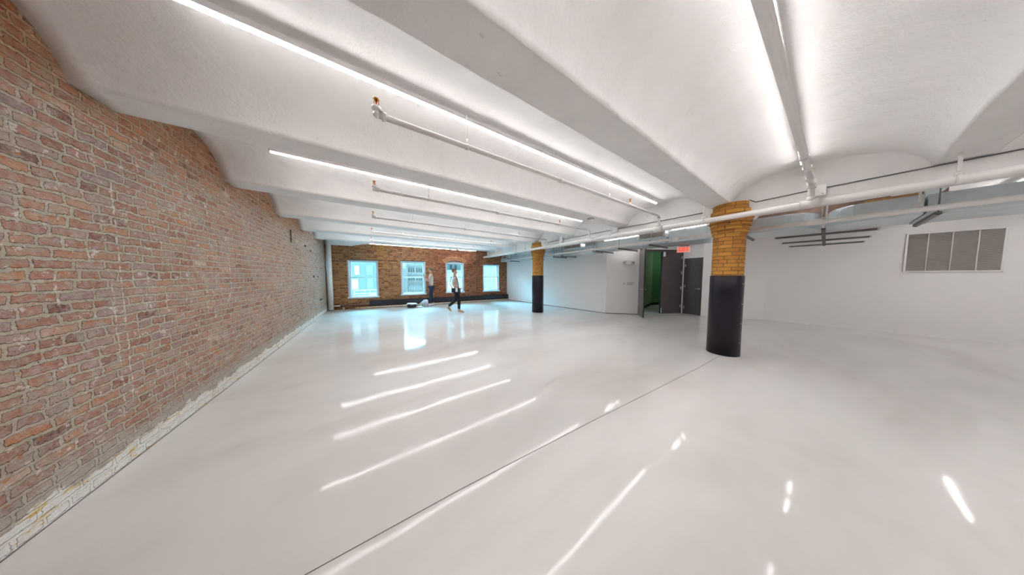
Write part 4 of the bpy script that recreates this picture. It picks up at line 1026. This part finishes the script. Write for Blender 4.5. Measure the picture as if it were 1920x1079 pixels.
m = MB(); softbox(m, (0.06, 0, 0.16), (0.11, 0.12, 0.16), 3, amp=0.2); m.build('pack_body', 'white_cloth', t)
m = MB(); softbox(m, (0.10, -0.06, 0.10), (0.08, 0.09, 0.10), 9); m.build('front_pocket', 'grey_shirt', t)
m = MB(); m.path([(0.02, -0.02, 0.31), (-0.10, -0.05, 0.20), (-0.20, -0.08, 0.09), (-0.24, -0.10, 0.02)], 0.020, 10); m.path([(0.03, -0.08, 0.30), (-0.04, -0.13, 0.17), (-0.12, -0.14, 0.03)], 0.018, 10); m.build('strap', 'white_cloth', t)
m = MB(); softbox(m, (-0.16, -0.02, 0.025), (0.13, 0.09, 0.024), 12, amp=0.4); tag(m.build('crumpled_cloth', 'white_cloth'), 'small crumpled white cloth between the two bags', 'cloth').location = (1.86, 10.12, 0)

# ------------------------------------------------------------------ outside
M['ground'] = plain('street', (0.22, 0.2, 0.18), 0.9)
M['b_blue'] = plain('blue_grey_facade', (0.018, 0.025, 0.0255), 0.6)
M['b_white'] = plain('white_facade', (0.075, 0.056, 0.048), 0.7)
M['b_pale'] = plain('pale_facade', (0.058, 0.05, 0.045), 0.7, var=0.1)
M['b_win'] = plain('facade_glass', (0.014, 0.015, 0.015), 0.1)
M['b_light'] = plain('bright_blind', (0.12, 0.085, 0.066), 0.6)
M['b_green'] = plain('green_glass', (0.045, 0.055, 0.03), 0.3)
m = MB(); m.box((-60, 12.4, -9.0), (70, 90, -8.6)); struct(m.build('ground', 'ground'), 'street level ground outside far below the windows', 'ground')
def building(x0, x1, y, z1, mat, label, wins, depth=8.0, wmat='b_win', bands=()):
    t = thing('building', label, 'building', (0, 0, 0))
    m = MB(); m.box((x0, y, -8.6), (x1, y + depth, z1)); m.build('facade', mat, t)
    for (a, b, c, d, mm) in wins:
        m = MB(); m.box((a, y - 0.04, c), (b, y + 0.02, d)); w_ = m.build('window', mm or wmat, t)
    for z in bands:
        m = MB(); m.box((x0, y - 0.10, z), (x1, y + 0.01, z + 0.12)); m.build('ledge', 'b_pale', t)
    return t
# seen through window 1
wins = [(-1.28, -0.95, 1.5, 2.25, 'b_light'), (-0.50, -0.05, 1.5, 2.3, 'b_green'), (-1.48, -1.05, 0.35, 1.15, 'b_light'), (-0.48, -0.05, 0.35, 1.2, 'b_green'),
        (-1.5, -1.05, 2.62, 3.3, 'b_light'), (-0.45, -0.05, 2.62, 3.3, 'b_light'), (-2.6, -2.2, 1.5, 2.25, 'b_green'), (0.75, 1.15, 1.5, 2.25, 'b_green'), (0.75, 1.15, 0.35, 1.15, 'b_light'), (-2.6, -2.2, 0.35, 1.15, 'b_light')]
building(-9, 1.9, 21.0, 5.2, 'b_blue', 'blue-grey tower seen through the leftmost window', wins)
# seen through window 2
wins = []
for r_, (za, zb) in enumerate(((2.58, 2.92), (1.80, 2.30), (0.95, 1.22), (-0.05, 0.55), (3.3, 3.9))):
    for c_ in range(9):
        xx = 3.02 + c_*0.215 + (c_//3)*0.10; wins.append((xx, xx + 0.14, za, zb, 'b_green' if r_ == 0 else None))
building(2.85, 6.0, 24.0, 5.6, 'b_white', 'pale gridded office block seen through the second window', wins, bands=(2.42, 1.52, 0.70, -0.35, 3.1))
building(1.95, 2.8, 23.0, 2.2, 'b_pale', 'narrow pale block left of the gridded office block', [])
# windows 3 and 4
building(5.3, 8.6, 19.0, 1.95, 'b_white', 'low white rooftop block seen through the arched window', [(6.9, 7.0, -0.1, 0.8, 'b_blue'), (5.6, 5.9, 0.2, 0.9, 'b_light')], bands=(1.78,), depth=4.0)
building(6.2, 13.0, 30.0, 8.6, 'b_blue', 'distant blue-grey block above the low white roof', [(9.2, 9.5, 2.4, 3.2, None), (9.9, 10.2, 2.4, 3.2, None)])
building(9.1, 14.5, 21.0, 5.4, 'b_pale', 'grey-white wall seen through the rightmost window', [(10.2, 10.75, -0.3, 0.55, 'b_green'), (10.0, 14.0, 1.15, 1.4, 'b_light')], bands=(2.45, 1.45), depth=4.0)
t = thing('balcony_railing', 'white roof railing outside the leftmost window', 'railing', (0, 0, 0))
m = MB(); m.box((-3.0, 14.6, -0.10), (1.6, 16.2, 0.0)); m.build('roof_slab', 'b_white', t)
for z in (0.40, 0.60):
    m = MB(); m.tube((-0.95, 14.8, z), (0.9, 14.8, z), 0.022); m.build('rail', 'b_light', t)
for xx in (-0.95, -0.45, -0.2, 0.9):
    m = MB(); m.tube((xx, 14.8, -0.02), (xx, 14.8, 0.60), 0.018); m.build('post', 'b_light', t)
m = MB(); m.box((-0.22, 15.0, -0.002), (0.12, 15.3, 0.32)); tag(m.build('roof_unit', 'b_light', bevel=0.02), 'white box on the roof behind the railing outside', 'roof unit')
GROUPS = {'strip_light': 'strip lights in the ceiling vaults', 'sprinkler_pipe': 'sprinkler branch pipes under the vaults', 'brick_column': 'brick columns under the girder',
          'air_duct': 'galvanised ducts behind the girder', 'trapeze_hanger': 'strut hangers under the ducts', 'slot_diffuser': 'slotted diffusers at the ducts', 'junction_box': 'junction boxes on the girder',
          'smoke_detector': 'smoke detectors on the ceiling', 'ceiling_sensor': 'ceiling sensors near the windows', 'building': 'buildings outside the windows', 'switch_plate': 'switch plates on the angled wall'}
for o in bpy.data.objects:
    if o.parent is None and 'group' not in o:
        g = GROUPS.get(o.name.split('.')[0])
        if g: o['group'] = g
bpy.context.view_layer.update()
